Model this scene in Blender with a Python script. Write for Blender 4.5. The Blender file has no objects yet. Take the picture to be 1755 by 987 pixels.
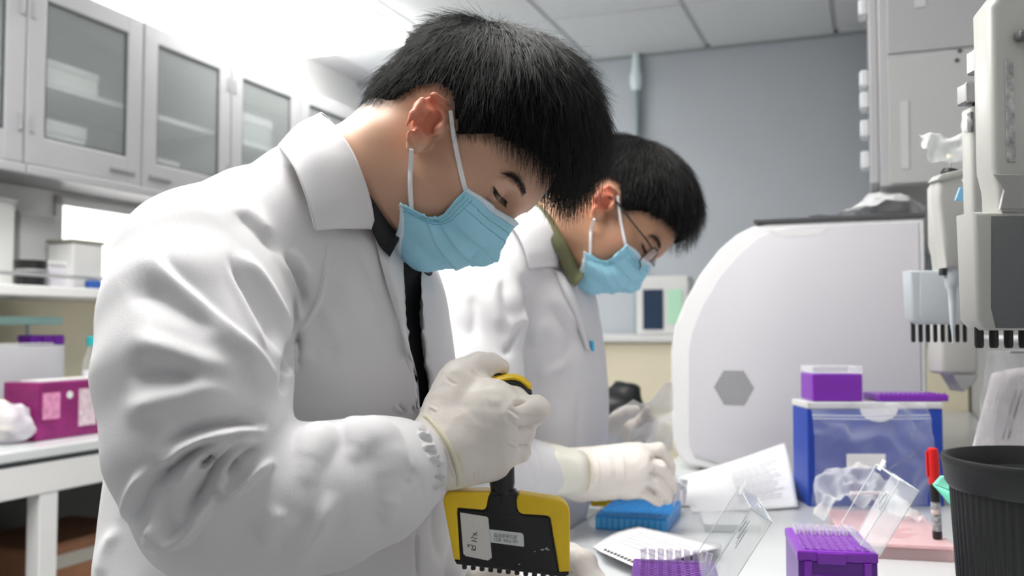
import bpy, bmesh, math, random
import numpy as np
from mathutils import Vector, Matrix

random.seed(7)
rng = np.random.default_rng(7)
SC = bpy.context.scene
COL = SC.collection

# ------------------------------------------------------------------ camera
FPX = 1600.0
CAMZ = 1.22
PITCH = math.atan(69.0 / FPX)
cam_d = bpy.data.cameras.new('camera')
cam_d.sensor_width = 36.0
cam_d.lens = FPX / 1755.0 * 36.0
cam_d.clip_start = 0.05
cam_d.dof.use_dof = True
cam_d.dof.focus_distance = 0.87
cam_d.dof.aperture_fstop = 6.0
cam = bpy.data.objects.new('camera', cam_d)
COL.objects.link(cam)
cam.location = (0, 0, CAMZ)
cam.rotation_euler = (math.pi / 2 + PITCH, 0, 0)
SC.camera = cam

# ------------------------------------------------------------------ world, exposure
world = bpy.data.worlds.new('world')
SC.world = world
world.use_nodes = True
world.node_tree.nodes['Background'].inputs[0].default_value = (0.93, 0.96, 1.0, 1)
world.node_tree.nodes['Background'].inputs[1].default_value = 0.11
SC.view_settings.view_transform = 'Standard'
SC.view_settings.look = 'None'
SC.view_settings.gamma = 1.0
SC.view_settings.exposure = 0.66
SC.view_settings.use_curve_mapping = False
SC.cycles.use_denoising = True
SC.cycles.max_bounces = 10
SC.cycles.transparent_max_bounces = 16
SC.cycles.caustics_refractive = False
SC.cycles.caustics_reflective = False
LAMP = 12.5           # radiance of the ceiling lamps' diffusers

# ------------------------------------------------------------------ frames
CP, SP = math.cos(PITCH), math.sin(PITCH)
YAW = math.radians(21.0)
CY, SY = math.cos(YAW), math.sin(YAW)


def P(px, py, d):
    """point seen at pixel (px, py) at depth d along the view axis"""
    x = (px - 877.5) / FPX * d
    y = -(py - 493.5) / FPX * d
    return Vector((x, d * CP - y * SP, CAMZ + y * CP + d * SP))


def project(V):
    """(n,3) world -> pixel x, pixel y, depth"""
    V = np.asarray(V, float)
    x = V[:, 0]
    z = V[:, 2] - CAMZ
    d = V[:, 1] * CP + z * SP
    y = -V[:, 1] * SP + z * CP
    d = np.maximum(d, 1e-3)
    return 877.5 + x / d * FPX, 493.5 - y / d * FPX, d


def Rm(u, v, z=0.0):
    """room coordinates (u across, v along the room) -> world"""
    return Vector((CY * u + SY * v, -SY * u + CY * v, z))


def on_plane(px, py, z):
    """point on the horizontal plane z seen at the pixel"""
    a = P(px, py, 1.0) - Vector((0, 0, CAMZ))
    t = (z - CAMZ) / a.z
    return Vector((a.x * t, a.y * t, z))


ROOM = Matrix.Rotation(-YAW, 4, 'Z')

# ------------------------------------------------------------------ materials
_M = {}


def mat(name, col=(0.8, 0.8, 0.8), rough=0.5, metal=0.0, spec=0.5, trans=0.0, ior=1.45, alpha=1.0,
        emit=0.0, sss=0.0, bump=0.0, bscale=200.0, var=0.0, vscale=8.0, sheen=0.0, coat=0.0, attr=None):
    if name in _M:
        return _M[name]
    m = bpy.data.materials.new(name)
    m.use_nodes = True
    nt = m.node_tree
    b = nt.nodes['Principled BSDF']
    c4 = (*col, 1)
    b.inputs['Base Color'].default_value = c4
    b.inputs['Roughness'].default_value = rough
    b.inputs['Metallic'].default_value = metal
    b.inputs['Specular IOR Level'].default_value = spec
    b.inputs['Transmission Weight'].default_value = trans
    b.inputs['IOR'].default_value = ior
    b.inputs['Alpha'].default_value = alpha
    b.inputs['Coat Weight'].default_value = coat
    b.inputs['Sheen Weight'].default_value = sheen
    if sss:
        b.inputs['Subsurface Weight'].default_value = sss
        b.inputs['Subsurface Radius'].default_value = (0.010, 0.004, 0.002)
        b.inputs['Subsurface Scale'].default_value = 0.6
    if emit:
        b.inputs['Emission Color'].default_value = c4
        b.inputs['Emission Strength'].default_value = emit
    tc = nt.nodes.new('ShaderNodeTexCoord')
    src = None
    if attr:
        a = nt.nodes.new('ShaderNodeAttribute')
        a.attribute_name = attr
        src = a.outputs['Color']
        nt.links.new(src, b.inputs['Base Color'])
    if var:
        n = nt.nodes.new('ShaderNodeTexNoise')
        n.inputs['Scale'].default_value = vscale
        n.inputs['Detail'].default_value = 4
        nt.links.new(tc.outputs['Object'], n.inputs['Vector'])
        r = nt.nodes.new('ShaderNodeMapRange')
        r.inputs['From Min'].default_value = 0.3
        r.inputs['From Max'].default_value = 0.7
        r.inputs['To Min'].default_value = 1 - var
        r.inputs['To Max'].default_value = 1 + var
        nt.links.new(n.outputs['Fac'], r.inputs['Value'])
        mx = nt.nodes.new('ShaderNodeMix')
        mx.data_type = 'RGBA'
        mx.blend_type = 'MULTIPLY'
        mx.inputs[0].default_value = 1
        mx.inputs[6].default_value = c4
        if src:
            nt.links.new(src, mx.inputs[6])
        nt.links.new(r.outputs['Result'], mx.inputs[7])
        nt.links.new(mx.outputs[2], b.inputs['Base Color'])
    if bump:
        n = nt.nodes.new('ShaderNodeTexNoise')
        n.inputs['Scale'].default_value = bscale
        n.inputs['Detail'].default_value = 3
        nt.links.new(tc.outputs['Object'], n.inputs['Vector'])
        bp = nt.nodes.new('ShaderNodeBump')
        bp.inputs['Strength'].default_value = bump
        bp.inputs['Distance'].default_value = 0.002
        nt.links.new(n.outputs['Fac'], bp.inputs['Height'])
        nt.links.new(bp.outputs['Normal'], b.inputs['Normal'])
    _M[name] = m
    return m


def film(name, col, density, rough=0.08, edge=0.55):
    """thin clear plastic: mostly see-through, glossy, whiter at grazing angles"""
    if name in _M:
        return _M[name]
    m = bpy.data.materials.new(name)
    m.use_nodes = True
    nt = m.node_tree
    nt.nodes.clear()
    out = nt.nodes.new('ShaderNodeOutputMaterial')
    tr = nt.nodes.new('ShaderNodeBsdfTransparent')
    tr.inputs[0].default_value = (*[1 - (1 - c) * 0.25 for c in col], 1)
    df = nt.nodes.new('ShaderNodeBsdfPrincipled')
    df.inputs['Base Color'].default_value = (*col, 1)
    df.inputs['Roughness'].default_value = rough
    lw = nt.nodes.new('ShaderNodeLayerWeight')
    lw.inputs['Blend'].default_value = 0.35
    mr = nt.nodes.new('ShaderNodeMapRange')
    mr.inputs['To Min'].default_value = density
    mr.inputs['To Max'].default_value = min(1.0, density + edge)
    nt.links.new(lw.outputs['Facing'], mr.inputs['Value'])
    mx = nt.nodes.new('ShaderNodeMixShader')
    nt.links.new(mr.outputs['Result'], mx.inputs[0])
    nt.links.new(tr.outputs[0], mx.inputs[1])
    nt.links.new(df.outputs[0], mx.inputs[2])
    nt.links.new(mx.outputs[0], out.inputs[0])
    _M[name] = m
    return m


# ------------------------------------------------------------------ object helpers
def fast_mesh(name, V, F, smooth=True):
    """V (n,3), F (m,3|4) arrays or list -> mesh"""
    me = bpy.data.meshes.new(name)
    if isinstance(F, np.ndarray):
        n, k = F.shape
        me.vertices.add(len(V))
        me.vertices.foreach_set('co', np.ascontiguousarray(V, np.float32).ravel())
        me.loops.add(n * k)
        me.loops.foreach_set('vertex_index', np.ascontiguousarray(F, np.int32).ravel())
        me.polygons.add(n)
        me.polygons.foreach_set('loop_start', np.arange(0, n * k, k, dtype=np.int32))
        me.polygons.foreach_set('loop_total', np.full(n, k, np.int32))
        me.update(calc_edges=True)
    else:
        me.from_pydata([tuple(v) for v in V], [], F)
    if smooth:
        me.polygons.foreach_set('use_smooth', np.ones(len(me.polygons), bool))
    me.update()
    return me


def link(name, me, m=None, parent=None):
    o = bpy.data.objects.new(name, me)
    COL.objects.link(o)
    if m is not None:
        me.materials.append(m)
    if parent is not None:
        o.parent = parent
        o.matrix_parent_inverse = parent.matrix_basis.inverted()   # geometry given in world space
    return o


def tag(o, label=None, cat=None, group=None, kind=None):
    if label:
        o['label'] = label
    if cat:
        o['category'] = cat
    if group:
        o['group'] = group
    if kind:
        o['kind'] = kind
    return o


def thing(name, label, cat, loc=(0, 0, 0), group=None):
    o = bpy.data.objects.new(name, None)
    o.empty_display_size = 0.05
    COL.objects.link(o)
    o.location = loc
    return tag(o, label, cat, group)


class MB:
    """collects simple shapes into one bmesh; every shape can be given in its own frame"""

    def __init__(self, M=None):
        self.bm = bmesh.new()
        self.M = M or Matrix.Identity(4)

    def _xf(self, verts, M):
        bmesh.ops.transform(self.bm, matrix=self.M @ (M or Matrix.Identity(4)), verts=verts)

    def box(self, lo, hi, bev=0.0, seg=2, M=None):
        lo, hi = Vector(lo), Vector(hi)
        t = bmesh.new()
        bmesh.ops.create_cube(t, size=1)
        for v in t.verts:
            v.co = Vector([(lo[i] + hi[i]) / 2 + v.co[i] * (hi[i] - lo[i]) for i in range(3)])
        if bev:
            bev = min(bev, 0.49 * min(abs(hi[i] - lo[i]) for i in range(3)))
            bmesh.ops.bevel(t, geom=t.edges[:], offset=bev, segments=seg, profile=0.5, affect='EDGES')
        self._merge(t, M)
        return self

    def _merge(self, t, M=None):
        me = bpy.data.meshes.new('tmp')
        bmesh.ops.recalc_face_normals(t, faces=t.faces[:])
        t.to_mesh(me)
        t.free()
        me.transform(self.M @ (M or Matrix.Identity(4)))
        self.bm.from_mesh(me)
        bpy.data.meshes.remove(me)

    def lathe(self, prof, n=24, M=None, cap=True):
        """prof: list of (r, z) revolved about local z"""
        t = bmesh.new()
        rings = []
        for r, z in prof:
            rings.append([t.verts.new((r * math.cos(2 * math.pi * i / n), r * math.sin(2 * math.pi * i / n), z)) for i in range(n)])
        for a, b in zip(rings, rings[1:]):
            for i in range(n):
                t.faces.new((a[i], a[(i + 1) % n], b[(i + 1) % n], b[i]))
        if cap:
            t.faces.new(rings[0][::-1])
            t.faces.new(rings[-1])
        self._merge(t, M)
        return self

    def tube(self, pts, r, n=8, M=None, flat=1.0):
        pts = [Vector(p) for p in pts]
        rs = r if isinstance(r, (list, tuple)) else [r] * len(pts)
        t = bmesh.new()
        rings = []
        up = None
        for i, p in enumerate(pts):
            d = (pts[min(i + 1, len(pts) - 1)] - pts[max(i - 1, 0)]).normalized()
            if up is None:
                up = Vector((0, 0, 1)) if abs(d.z) < 0.9 else Vector((0, 1, 0))
            s = d.cross(up).normalized()
            up = s.cross(d).normalized()
            rings.append([t.verts.new(p + (s * math.cos(2 * math.pi * k / n) + up * flat * math.sin(2 * math.pi * k / n)) * rs[i]) for k in range(n)])
        for a, b in zip(rings, rings[1:]):
            for k in range(n):
                t.faces.new((a[k], a[(k + 1) % n], b[(k + 1) % n], b[k]))
        t.faces.new(rings[0][::-1])
        t.faces.new(rings[-1])
        self._merge(t, M)
        return self

    def prism(self, poly, y0, y1, bev=0.0, seg=2, M=None):
        """poly: (x, z) outline, extruded along local y from y0 to y1"""
        t = bmesh.new()
        a = [t.verts.new((x, y0, z)) for x, z in poly]
        f = t.faces.new(a)
        g = bmesh.ops.extrude_face_region(t, geom=[f])
        for v in [e for e in g['geom'] if isinstance(e, bmesh.types.BMVert)]:
            v.co.y = y1
        if bev:
            bmesh.ops.recalc_face_normals(t, faces=t.faces[:])
            es = [e for e in t.edges if abs(e.verts[0].co.y - e.verts[1].co.y) < 1e-7]
            bmesh.ops.bevel(t, geom=es, offset=bev, segments=seg, profile=0.5, affect='EDGES')
        self._merge(t, M)
        return self

    def grid(self, f, nu, nv, M=None, closed_u=False):
        """f(s,t) -> point, s,t in 0..1"""
        t = bmesh.new()
        vs = [[t.verts.new(f(i / nu, j / nv)) for j in range(nv + 1)] for i in range(nu if closed_u else nu + 1)]
        n = len(vs)
        for i in range(nu):
            for j in range(nv):
                t.faces.new((vs[i][j], vs[(i + 1) % n][j], vs[(i + 1) % n][j + 1], vs[i][j + 1]))
        me = bpy.data.meshes.new('tmp')
        t.to_mesh(me)
        t.free()
        me.transform(self.M @ (M or Matrix.Identity(4)))
        self.bm.from_mesh(me)
        bpy.data.meshes.remove(me)
        return self

    def build(self, name, m, parent=None, smooth=False, angle=40):
        me = bpy.data.meshes.new(name)
        self.bm.to_mesh(me)
        self.bm.free()
        if smooth:
            me.polygons.foreach_set('use_smooth', np.ones(len(me.polygons), bool))
            bm = bmesh.new()
            bm.from_mesh(me)
            ca = math.radians(angle)
            for e in bm.edges:
                if len(e.link_faces) == 2 and e.calc_face_angle(0) > ca:
                    e.smooth = False
            bm.to_mesh(me)
            bm.free()
        me.update()
        return link(name, me, m, parent)


def solidify(o, th, offset=0):
    md = o.modifiers.new('solidify', 'SOLIDIFY')
    md.thickness = th
    md.offset = offset
    return o


def frame(origin, x, z):
    """matrix whose x axis is x and z axis as near as may be to z"""
    x = Vector(x).normalized()
    z = Vector(z)
    y = z.cross(x).normalized()
    z = x.cross(y)
    return Matrix(((x.x, y.x, z.x, origin[0]), (x.y, y.y, z.y, origin[1]), (x.z, y.z, z.z, origin[2]), (0, 0, 0, 1)))


def copy_tree(o, name_parent=None):
    c = o.copy()
    COL.objects.link(c)
    if name_parent is not None:
        c.parent = name_parent
    for ch in list(o.children):
        copy_tree(ch, c)
    return c


# ------------------------------------------------------------------ signed distance modelling
def smooth_noise(V, scale, seed=0):
    """cheap sum-of-sines noise in about -1..1"""
    r = np.random.default_rng(seed)
    out = np.zeros(len(V))
    for k in range(7):
        d = r.normal(size=3)
        d /= np.linalg.norm(d)
        f = scale * (0.6 + 1.0 * r.random())
        w = V @ np.roll(d, 1) * f * 0.7
        out += np.sin(V @ d * f + r.random() * 6.28 + 1.2 * np.sin(w + k))
    return out / 3.2


class SDF:
    def __init__(self, xs, ys, zs):
        self.ax = [np.asarray(a, np.float32) for a in (xs, ys, zs)]
        self.F = np.full([len(a) for a in self.ax], 0.5, np.float32)
        self.h = min(float(np.diff(a).min()) for a in self.ax)

    def _win(self, lo, hi):
        sl = []
        for a, l, h in zip(self.ax, lo, hi):
            i = max(0, int(np.searchsorted(a, l)) - 2)
            j = min(len(a), int(np.searchsorted(a, h)) + 2)
            if j - i < 1:
                return None
            sl.append(slice(i, j))
        return tuple(sl)

    def _pts(self, s):
        return (self.ax[0][s[0]][:, None, None], self.ax[1][s[1]][None, :, None], self.ax[2][s[2]][None, None, :])

    def _apply(self, s, d, k, mode):
        A = self.F[s]
        if mode == 'add':
            if k > 0:
                h = np.maximum(k - np.abs(A - d), 0) / k
                self.F[s] = np.minimum(A, d) - h * h * k * 0.25
            else:
                self.F[s] = np.minimum(A, d)
        elif mode == 'sub':
            d = -d
            if k > 0:
                h = np.maximum(k - np.abs(A - d), 0) / k
                self.F[s] = np.maximum(A, d) + h * h * k * 0.25
            else:
                self.F[s] = np.maximum(A, d)

    def cap(self, a, b, ra, rb=None, k=0.01, mode='add'):
        rb = ra if rb is None else rb
        a, b = np.array(a, np.float32), np.array(b, np.float32)
        m = max(ra, rb) + k + 3 * self.h
        s = self._win(np.minimum(a, b) - m, np.maximum(a, b) + m)
        if s is None:
            return self
        X, Y, Z = self._pts(s)
        ba = b - a
        L2 = max(float(ba @ ba), 1e-12)
        px, py, pz = X - a[0], Y - a[1], Z - a[2]
        t = np.clip((px * ba[0] + py * ba[1] + pz * ba[2]) / L2, 0, 1)
        d = np.sqrt((px - t * ba[0]) ** 2 + (py - t * ba[1]) ** 2 + (pz - t * ba[2]) ** 2) - (ra + (rb - ra) * t)
        self._apply(s, d, k, mode)
        return self

    def chain(self, pts, rs, k=0.006, k0=None, mode='add'):
        """a tapering limb: the links are joined among themselves first, then to the body with k0"""
        pts = [np.array(p, np.float32) for p in pts]
        for i in range(len(pts) - 1):
            self.cap(pts[i], pts[i + 1], rs[i], rs[i + 1], k if (i or k0 is None) else k0, mode)
        return self

    def ell(self, c, r, Rt=None, k=0.01, mode='add'):
        """ellipsoid, Rt rows = its axes"""
        c = np.array(c, np.float32)
        r = np.array(r, np.float32)
        m = float(r.max()) + k + 3 * self.h
        s = self._win(c - m, c + m)
        if s is None:
            return self
        X, Y, Z = self._pts(s)
        px, py, pz = X - c[0], Y - c[1], Z - c[2]
        if Rt is None:
            q = (px + 0 * py + 0 * pz, py + 0 * px + 0 * pz, pz + 0 * px + 0 * py)
        else:
            q = [px * w[0] + py * w[1] + pz * w[2] for w in Rt]
        k0 = np.sqrt((q[0] / r[0]) ** 2 + (q[1] / r[1]) ** 2 + (q[2] / r[2]) ** 2)
        k1 = np.sqrt((q[0] / r[0] ** 2) ** 2 + (q[1] / r[1] ** 2) ** 2 + (q[2] / r[2] ** 2) ** 2)
        d = k0 * (k0 - 1) / np.maximum(k1, 1e-6)
        self._apply(s, d, k, mode)
        return self

    def box(self, c, half, Rt, rnd=0.0, k=0.01, mode='add'):
        c = np.array(c, np.float32)
        m = float(np.linalg.norm(half)) + k + 3 * self.h
        s = self._win(c - m, c + m)
        if s is None:
            return self
        X, Y, Z = self._pts(s)
        px, py, pz = X - c[0], Y - c[1], Z - c[2]
        q = [np.abs(px * w[0] + py * w[1] + pz * w[2]) - (h - rnd) for w, h in zip(Rt, half)]
        d = np.sqrt(sum(np.maximum(a, 0) ** 2 for a in q)) + np.minimum(np.maximum(np.maximum(q[0], q[1]), q[2]), 0) - rnd
        self._apply(s, d, k, mode)
        return self

    def loft(self, zs, cx, cy, rx, ry, k=0.02, mode='add', pw=2.0):
        """upright body with elliptic sections"""
        m = 0.05
        lo = (min(np.array(cx) - rx) - m, min(np.array(cy) - ry) - m, zs[0] - m)
        hi = (max(np.array(cx) + rx) + m, max(np.array(cy) + ry) + m, zs[-1] + m)
        s = self._win(lo, hi)
        X, Y, Z = self._pts(s)
        z = self.ax[2][s[2]]
        zc = np.clip(z, zs[0], zs[-1])
        CX, CYY, RX, RY = [cubic(zc, zs, a).astype(np.float32)[None, None, :] for a in (cx, cy, rx, ry)]
        q = (np.abs((X - CX) / RX) ** pw + np.abs((Y - CYY) / RY) ** pw) ** (1 / pw)
        d = (q - 1) * np.minimum(RX, RY)
        dz = np.maximum(zs[0] - z, z - zs[-1])[None, None, :]
        d = np.maximum(d, dz)
        self._apply(s, d.astype(np.float32), k, mode)
        return self

    def mesh(self, smooth=2):
        V, F = surface_nets(self.F, *self.ax)
        return laplace(V, F, smooth), F


def cubic(x, xs, ys):
    """monotone-ish smooth interpolation"""
    xs, ys = np.asarray(xs, float), np.asarray(ys, float)
    m = np.gradient(ys, xs)
    i = np.clip(np.searchsorted(xs, x) - 1, 0, len(xs) - 2)
    h = xs[i + 1] - xs[i]
    t = np.clip((x - xs[i]) / h, 0, 1)
    return ((2 * t ** 3 - 3 * t ** 2 + 1) * ys[i] + (t ** 3 - 2 * t ** 2 + t) * h * m[i]
            + (-2 * t ** 3 + 3 * t ** 2) * ys[i + 1] + (t ** 3 - t ** 2) * h * m[i + 1])


def surface_nets(F, xs, ys, zs):
    n = F.shape
    S = F < 0
    c = np.zeros((n[0] - 1, n[1] - 1, n[2] - 1), np.uint8)
    for a in (0, 1):
        for b in (0, 1):
            for d in (0, 1):
                c += S[a:n[0] - 1 + a, b:n[1] - 1 + b, d:n[2] - 1 + d]
    mixed = (c > 0) & (c < 8)
    I, J, K = np.nonzero(mixed)
    ids = np.full(mixed.shape, -1, np.int32)
    ids[I, J, K] = np.arange(len(I), dtype=np.int32)
    acc = np.zeros((len(I), 3), np.float32)
    cnt = np.zeros(len(I), np.float32)
    for axis in range(3):
        for a in (0, 1):
            for b in (0, 1):
                o0 = [0, 0, 0]
                oth = [q for q in range(3) if q != axis]
                o0[oth[0]], o0[oth[1]] = a, b
                o1 = list(o0)
                o1[axis] = 1
                f0 = F[I + o0[0], J + o0[1], K + o0[2]]
                f1 = F[I + o1[0], J + o1[1], K + o1[2]]
                m = (f0 < 0) != (f1 < 0)
                t = np.where(m, f0 / np.where(m, f0 - f1, 1), 0)
                p = np.zeros((len(I), 3), np.float32)
                p[:, oth[0]], p[:, oth[1]] = a, b
                p[:, axis] = t
                acc += p * m[:, None]
                cnt += m
    loc = acc / np.maximum(cnt, 1)[:, None]
    V = np.empty((len(I), 3), np.float32)
    for q, (ax, idx) in enumerate(zip((xs, ys, zs), (I, J, K))):
        V[:, q] = ax[idx] + loc[:, q] * (ax[idx + 1] - ax[idx])
    faces = []
    for axis in range(3):
        sl0 = [slice(None)] * 3
        sl1 = [slice(None)] * 3
        sl0[axis] = slice(0, n[axis] - 1)
        sl1[axis] = slice(1, n[axis])
        A, B = S[tuple(sl0)], S[tuple(sl1)]
        E = A != B
        oth = [q for q in range(3) if q != axis]
        i = list(np.nonzero(E))
        ok = np.ones(len(i[0]), bool)
        for q in oth:
            ok &= (i[q] > 0) & (i[q] < n[q] - 1)
        i = [w[ok] for w in i]
        ins = A[tuple(i)]

        def cell(da, db):
            w = list(i)
            w[oth[0]] = w[oth[0]] - da
            w[oth[1]] = w[oth[1]] - db
            return ids[tuple(w)]
        q = np.stack([cell(1, 1), cell(0, 1), cell(0, 0), cell(1, 0)], 1)
        flip = ~ins if axis != 1 else ins
        q[flip] = q[flip][:, ::-1]
        faces.append(q)
    return V, np.concatenate(faces)


def laplace(V, F, it, lam=0.5):
    if not it:
        return V
    e = np.concatenate([F[:, [i, (i + 1) % F.shape[1]]] for i in range(F.shape[1])])
    n = len(V)
    deg = np.bincount(e[:, 0], minlength=n) + np.bincount(e[:, 1], minlength=n)
    V = V.astype(np.float64)
    for k in range(it):
        A = np.stack([np.bincount(e[:, 0], V[e[:, 1], q], n) + np.bincount(e[:, 1], V[e[:, 0], q], n) for q in range(3)], 1)
        A /= np.maximum(deg, 1)[:, None]
        V = V + (A - V) * (lam if k % 2 == 0 else -lam * 0.9)
    return V


def vnormals(V, F):
    a = V[F[:, 2]] - V[F[:, 0]]
    b = V[F[:, -1]] - V[F[:, 1]]
    fn = np.cross(a, b)
    N = np.stack([sum(np.bincount(F[:, i], fn[:, q], len(V)) for i in range(F.shape[1])) for q in range(3)], 1)
    return N / np.maximum(np.linalg.norm(N, axis=1), 1e-12)[:, None]


def seg_dist(px, py, poly):
    """distance (and arc position 0..1) of points to a 2-D polyline"""
    best = np.full(len(px), 1e9)
    pos = np.zeros(len(px))
    side = np.zeros(len(px))
    L = [math.dist(a, b) for a, b in zip(poly, poly[1:])]
    tot = sum(L)
    s0 = 0
    for (a, b), l in zip(zip(poly, poly[1:]), L):
        dx, dy = b[0] - a[0], b[1] - a[1]
        t = np.clip(((px - a[0]) * dx + (py - a[1]) * dy) / max(l * l, 1e-9), 0, 1)
        ex, ey = px - a[0] - t * dx, py - a[1] - t * dy
        d = np.hypot(ex, ey)
        m = d < best
        best[m] = d[m]
        pos[m] = (s0 + t[m] * l) / tot
        side[m] = np.sign(dx * ey[m] - dy * ex[m])
        s0 += l
    return best, pos, side


def in_poly(px, py, poly):
    ins = np.zeros(len(px), bool)
    j = len(poly) - 1
    for i in range(len(poly)):
        xi, yi = poly[i]
        xj, yj = poly[j]
        c = ((yi > py) != (yj > py)) & (px < (xj - xi) * (py - yi) / ((yj - yi) or 1e-9) + xi)
        ins ^= c
        j = i
    return ins


def spline(pts, n):
    """Catmull-Rom through pts -> n points"""
    p = np.array([tuple(q) for q in pts], float)
    p = np.vstack([2 * p[0] - p[1], p, 2 * p[-1] - p[-2]])
    m = len(pts) - 1
    out = []
    for t in np.linspace(0, m, n):
        i = min(int(t), m - 1)
        f = t - i
        a, b, c, d = p[i:i + 4]
        out.append(0.5 * (2 * b + (c - a) * f + (2 * a - 5 * b + 4 * c - d) * f * f + (3 * b - a - 3 * c + d) * f ** 3))
    return np.array(out)


def set_col(me, name, C):
    a = me.color_attributes.new(name, 'FLOAT_COLOR', 'POINT')
    C4 = np.ones((len(C), 4), np.float32)
    C4[:, :3] = C
    a.data.foreach_set('color', C4.ravel())


def strands(name, curves, radius, m, parent):
    """many hairs as one hair-curves object; curves: list of (n,3)"""
    hc = bpy.data.hair_curves.new(name)
    hc.add_curves([len(c) for c in curves])
    pts = np.concatenate(curves).astype(np.float32)
    hc.position_data.foreach_set('vector', pts.ravel())
    rad = np.concatenate([radius * np.linspace(1, 0.35, len(c)) for c in curves]).astype(np.float32)
    at = hc.attributes.get('radius') or hc.attributes.new('radius', 'FLOAT', 'POINT')
    at.data.foreach_set('value', rad)
    hc.materials.append(m)
    o = bpy.data.objects.new(name, hc)
    COL.objects.link(o)
    if parent is not None:
        o.parent = parent
        o.matrix_parent_inverse = parent.matrix_basis.inverted()
    return o
# ================================================================== the room
M_wall = mat('wall_paint_grey', (0.475, 0.51, 0.55), 0.7, var=0.03, vscale=2, bump=0.1, bscale=90)
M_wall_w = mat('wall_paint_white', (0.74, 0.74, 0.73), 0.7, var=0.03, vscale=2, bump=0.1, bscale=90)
M_cream = mat('cream_backboard', (0.72, 0.66, 0.50), 0.6, var=0.04, vscale=3)
M_floor = mat('floor_vinyl', (0.42, 0.43, 0.44), 0.35, var=0.06, vscale=5)
M_tile = mat('ceiling_tile', (0.82, 0.84, 0.85), 0.8, var=0.02, vscale=30, bump=0.25, bscale=160)
M_tbar = mat('ceiling_grid', (0.68, 0.68, 0.69), 0.6)
M_lamp = mat('lamp_diffuser', (1.0, 0.985, 0.95), 0.5, emit=LAMP)
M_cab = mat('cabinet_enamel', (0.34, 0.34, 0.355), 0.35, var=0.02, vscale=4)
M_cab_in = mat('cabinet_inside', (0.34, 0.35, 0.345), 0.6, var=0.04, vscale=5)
M_steel = mat('brushed_steel', (0.55, 0.56, 0.58), 0.3, metal=0.9)
M_black = mat('black_plastic', (0.012, 0.012, 0.013), 0.4, bump=0.1, bscale=300)
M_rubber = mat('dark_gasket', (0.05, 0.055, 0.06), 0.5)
M_bench = mat('bench_laminate', (0.57, 0.59, 0.60), 0.25, var=0.03, vscale=6)
M_white = mat('white_enamel', (0.68, 0.68, 0.68), 0.35)
M_paper = mat('white_paper', (0.83, 0.83, 0.85), 0.8, var=0.015, vscale=20)
M_glass = film('cabinet_glass', (0.62, 0.66, 0.66), 0.10, 0.04, 0.35)
M_clear = film('clear_plastic', (0.93, 0.95, 0.96), 0.10, 0.10, 0.5)
M_card = mat('brown_cardboard', (0.28, 0.13, 0.07), 0.8, var=0.12, vscale=12)
M_bluebox = mat('blue_card', (0.02, 0.09, 0.36), 0.5)
M_cyan = mat('cyan_print', (0.06, 0.42, 0.68), 0.5)
M_teal = mat('teal_plastic', (0.02, 0.42, 0.44), 0.4)
M_purple = mat('purple_plastic', (0.16, 0.012, 0.36), 0.3, sss=0.0)
M_magenta = mat('magenta_print', (0.21, 0.012, 0.12), 0.45, var=0.25, vscale=18)
M_pipe = mat('grey_pipe', (0.30, 0.36, 0.39), 0.35)

CEIL = 2.61
VB = 4.62
UL, UR = -2.71, 0.36


def struct(name, mb, m, parent=None, smooth=False):
    o = mb.build(name, m, parent, smooth)
    if parent is None:
        o['kind'] = 'structure'
    return o


def RB():
    return MB(ROOM)


def at_u(px, py, u):
    a = P(px, py, 1.0) - Vector((0, 0, CAMZ))
    t = u / (CY * a.x - SY * a.y)
    return Vector((0, 0, CAMZ)) + a * t


def at_v(px, py, v):
    a = P(px, py, 1.0) - Vector((0, 0, CAMZ))
    t = v / (SY * a.x + CY * a.y)
    return Vector((0, 0, CAMZ)) + a * t


def uvz(p):
    return Vector((CY * p.x - SY * p.y, SY * p.x + CY * p.y, p.z))


struct('floor', RB().box((UL, -2.0, -0.1), (UR, VB, 0)), M_floor)
ceil = struct('ceiling', RB().box((UL, -2.0, CEIL + 0.015), (UR, VB, CEIL + 0.1)), M_tbar)
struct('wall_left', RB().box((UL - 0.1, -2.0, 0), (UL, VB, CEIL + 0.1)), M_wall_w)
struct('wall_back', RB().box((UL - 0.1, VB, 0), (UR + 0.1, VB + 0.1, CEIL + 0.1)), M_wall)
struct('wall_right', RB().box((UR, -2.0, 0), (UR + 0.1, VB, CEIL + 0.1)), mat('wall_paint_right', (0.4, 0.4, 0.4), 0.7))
struct('baseboard_back', RB().box((UL, VB - 0.012, 0), (UR, VB, 0.1), 0.004), M_white)
struct('trim_1', RB().box((UL, VB - 0.018, CEIL - 0.012), (UR, VB, CEIL + 0.012), 0.004), mat('wall_angle', (0.30, 0.33, 0.34), 0.5))

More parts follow.
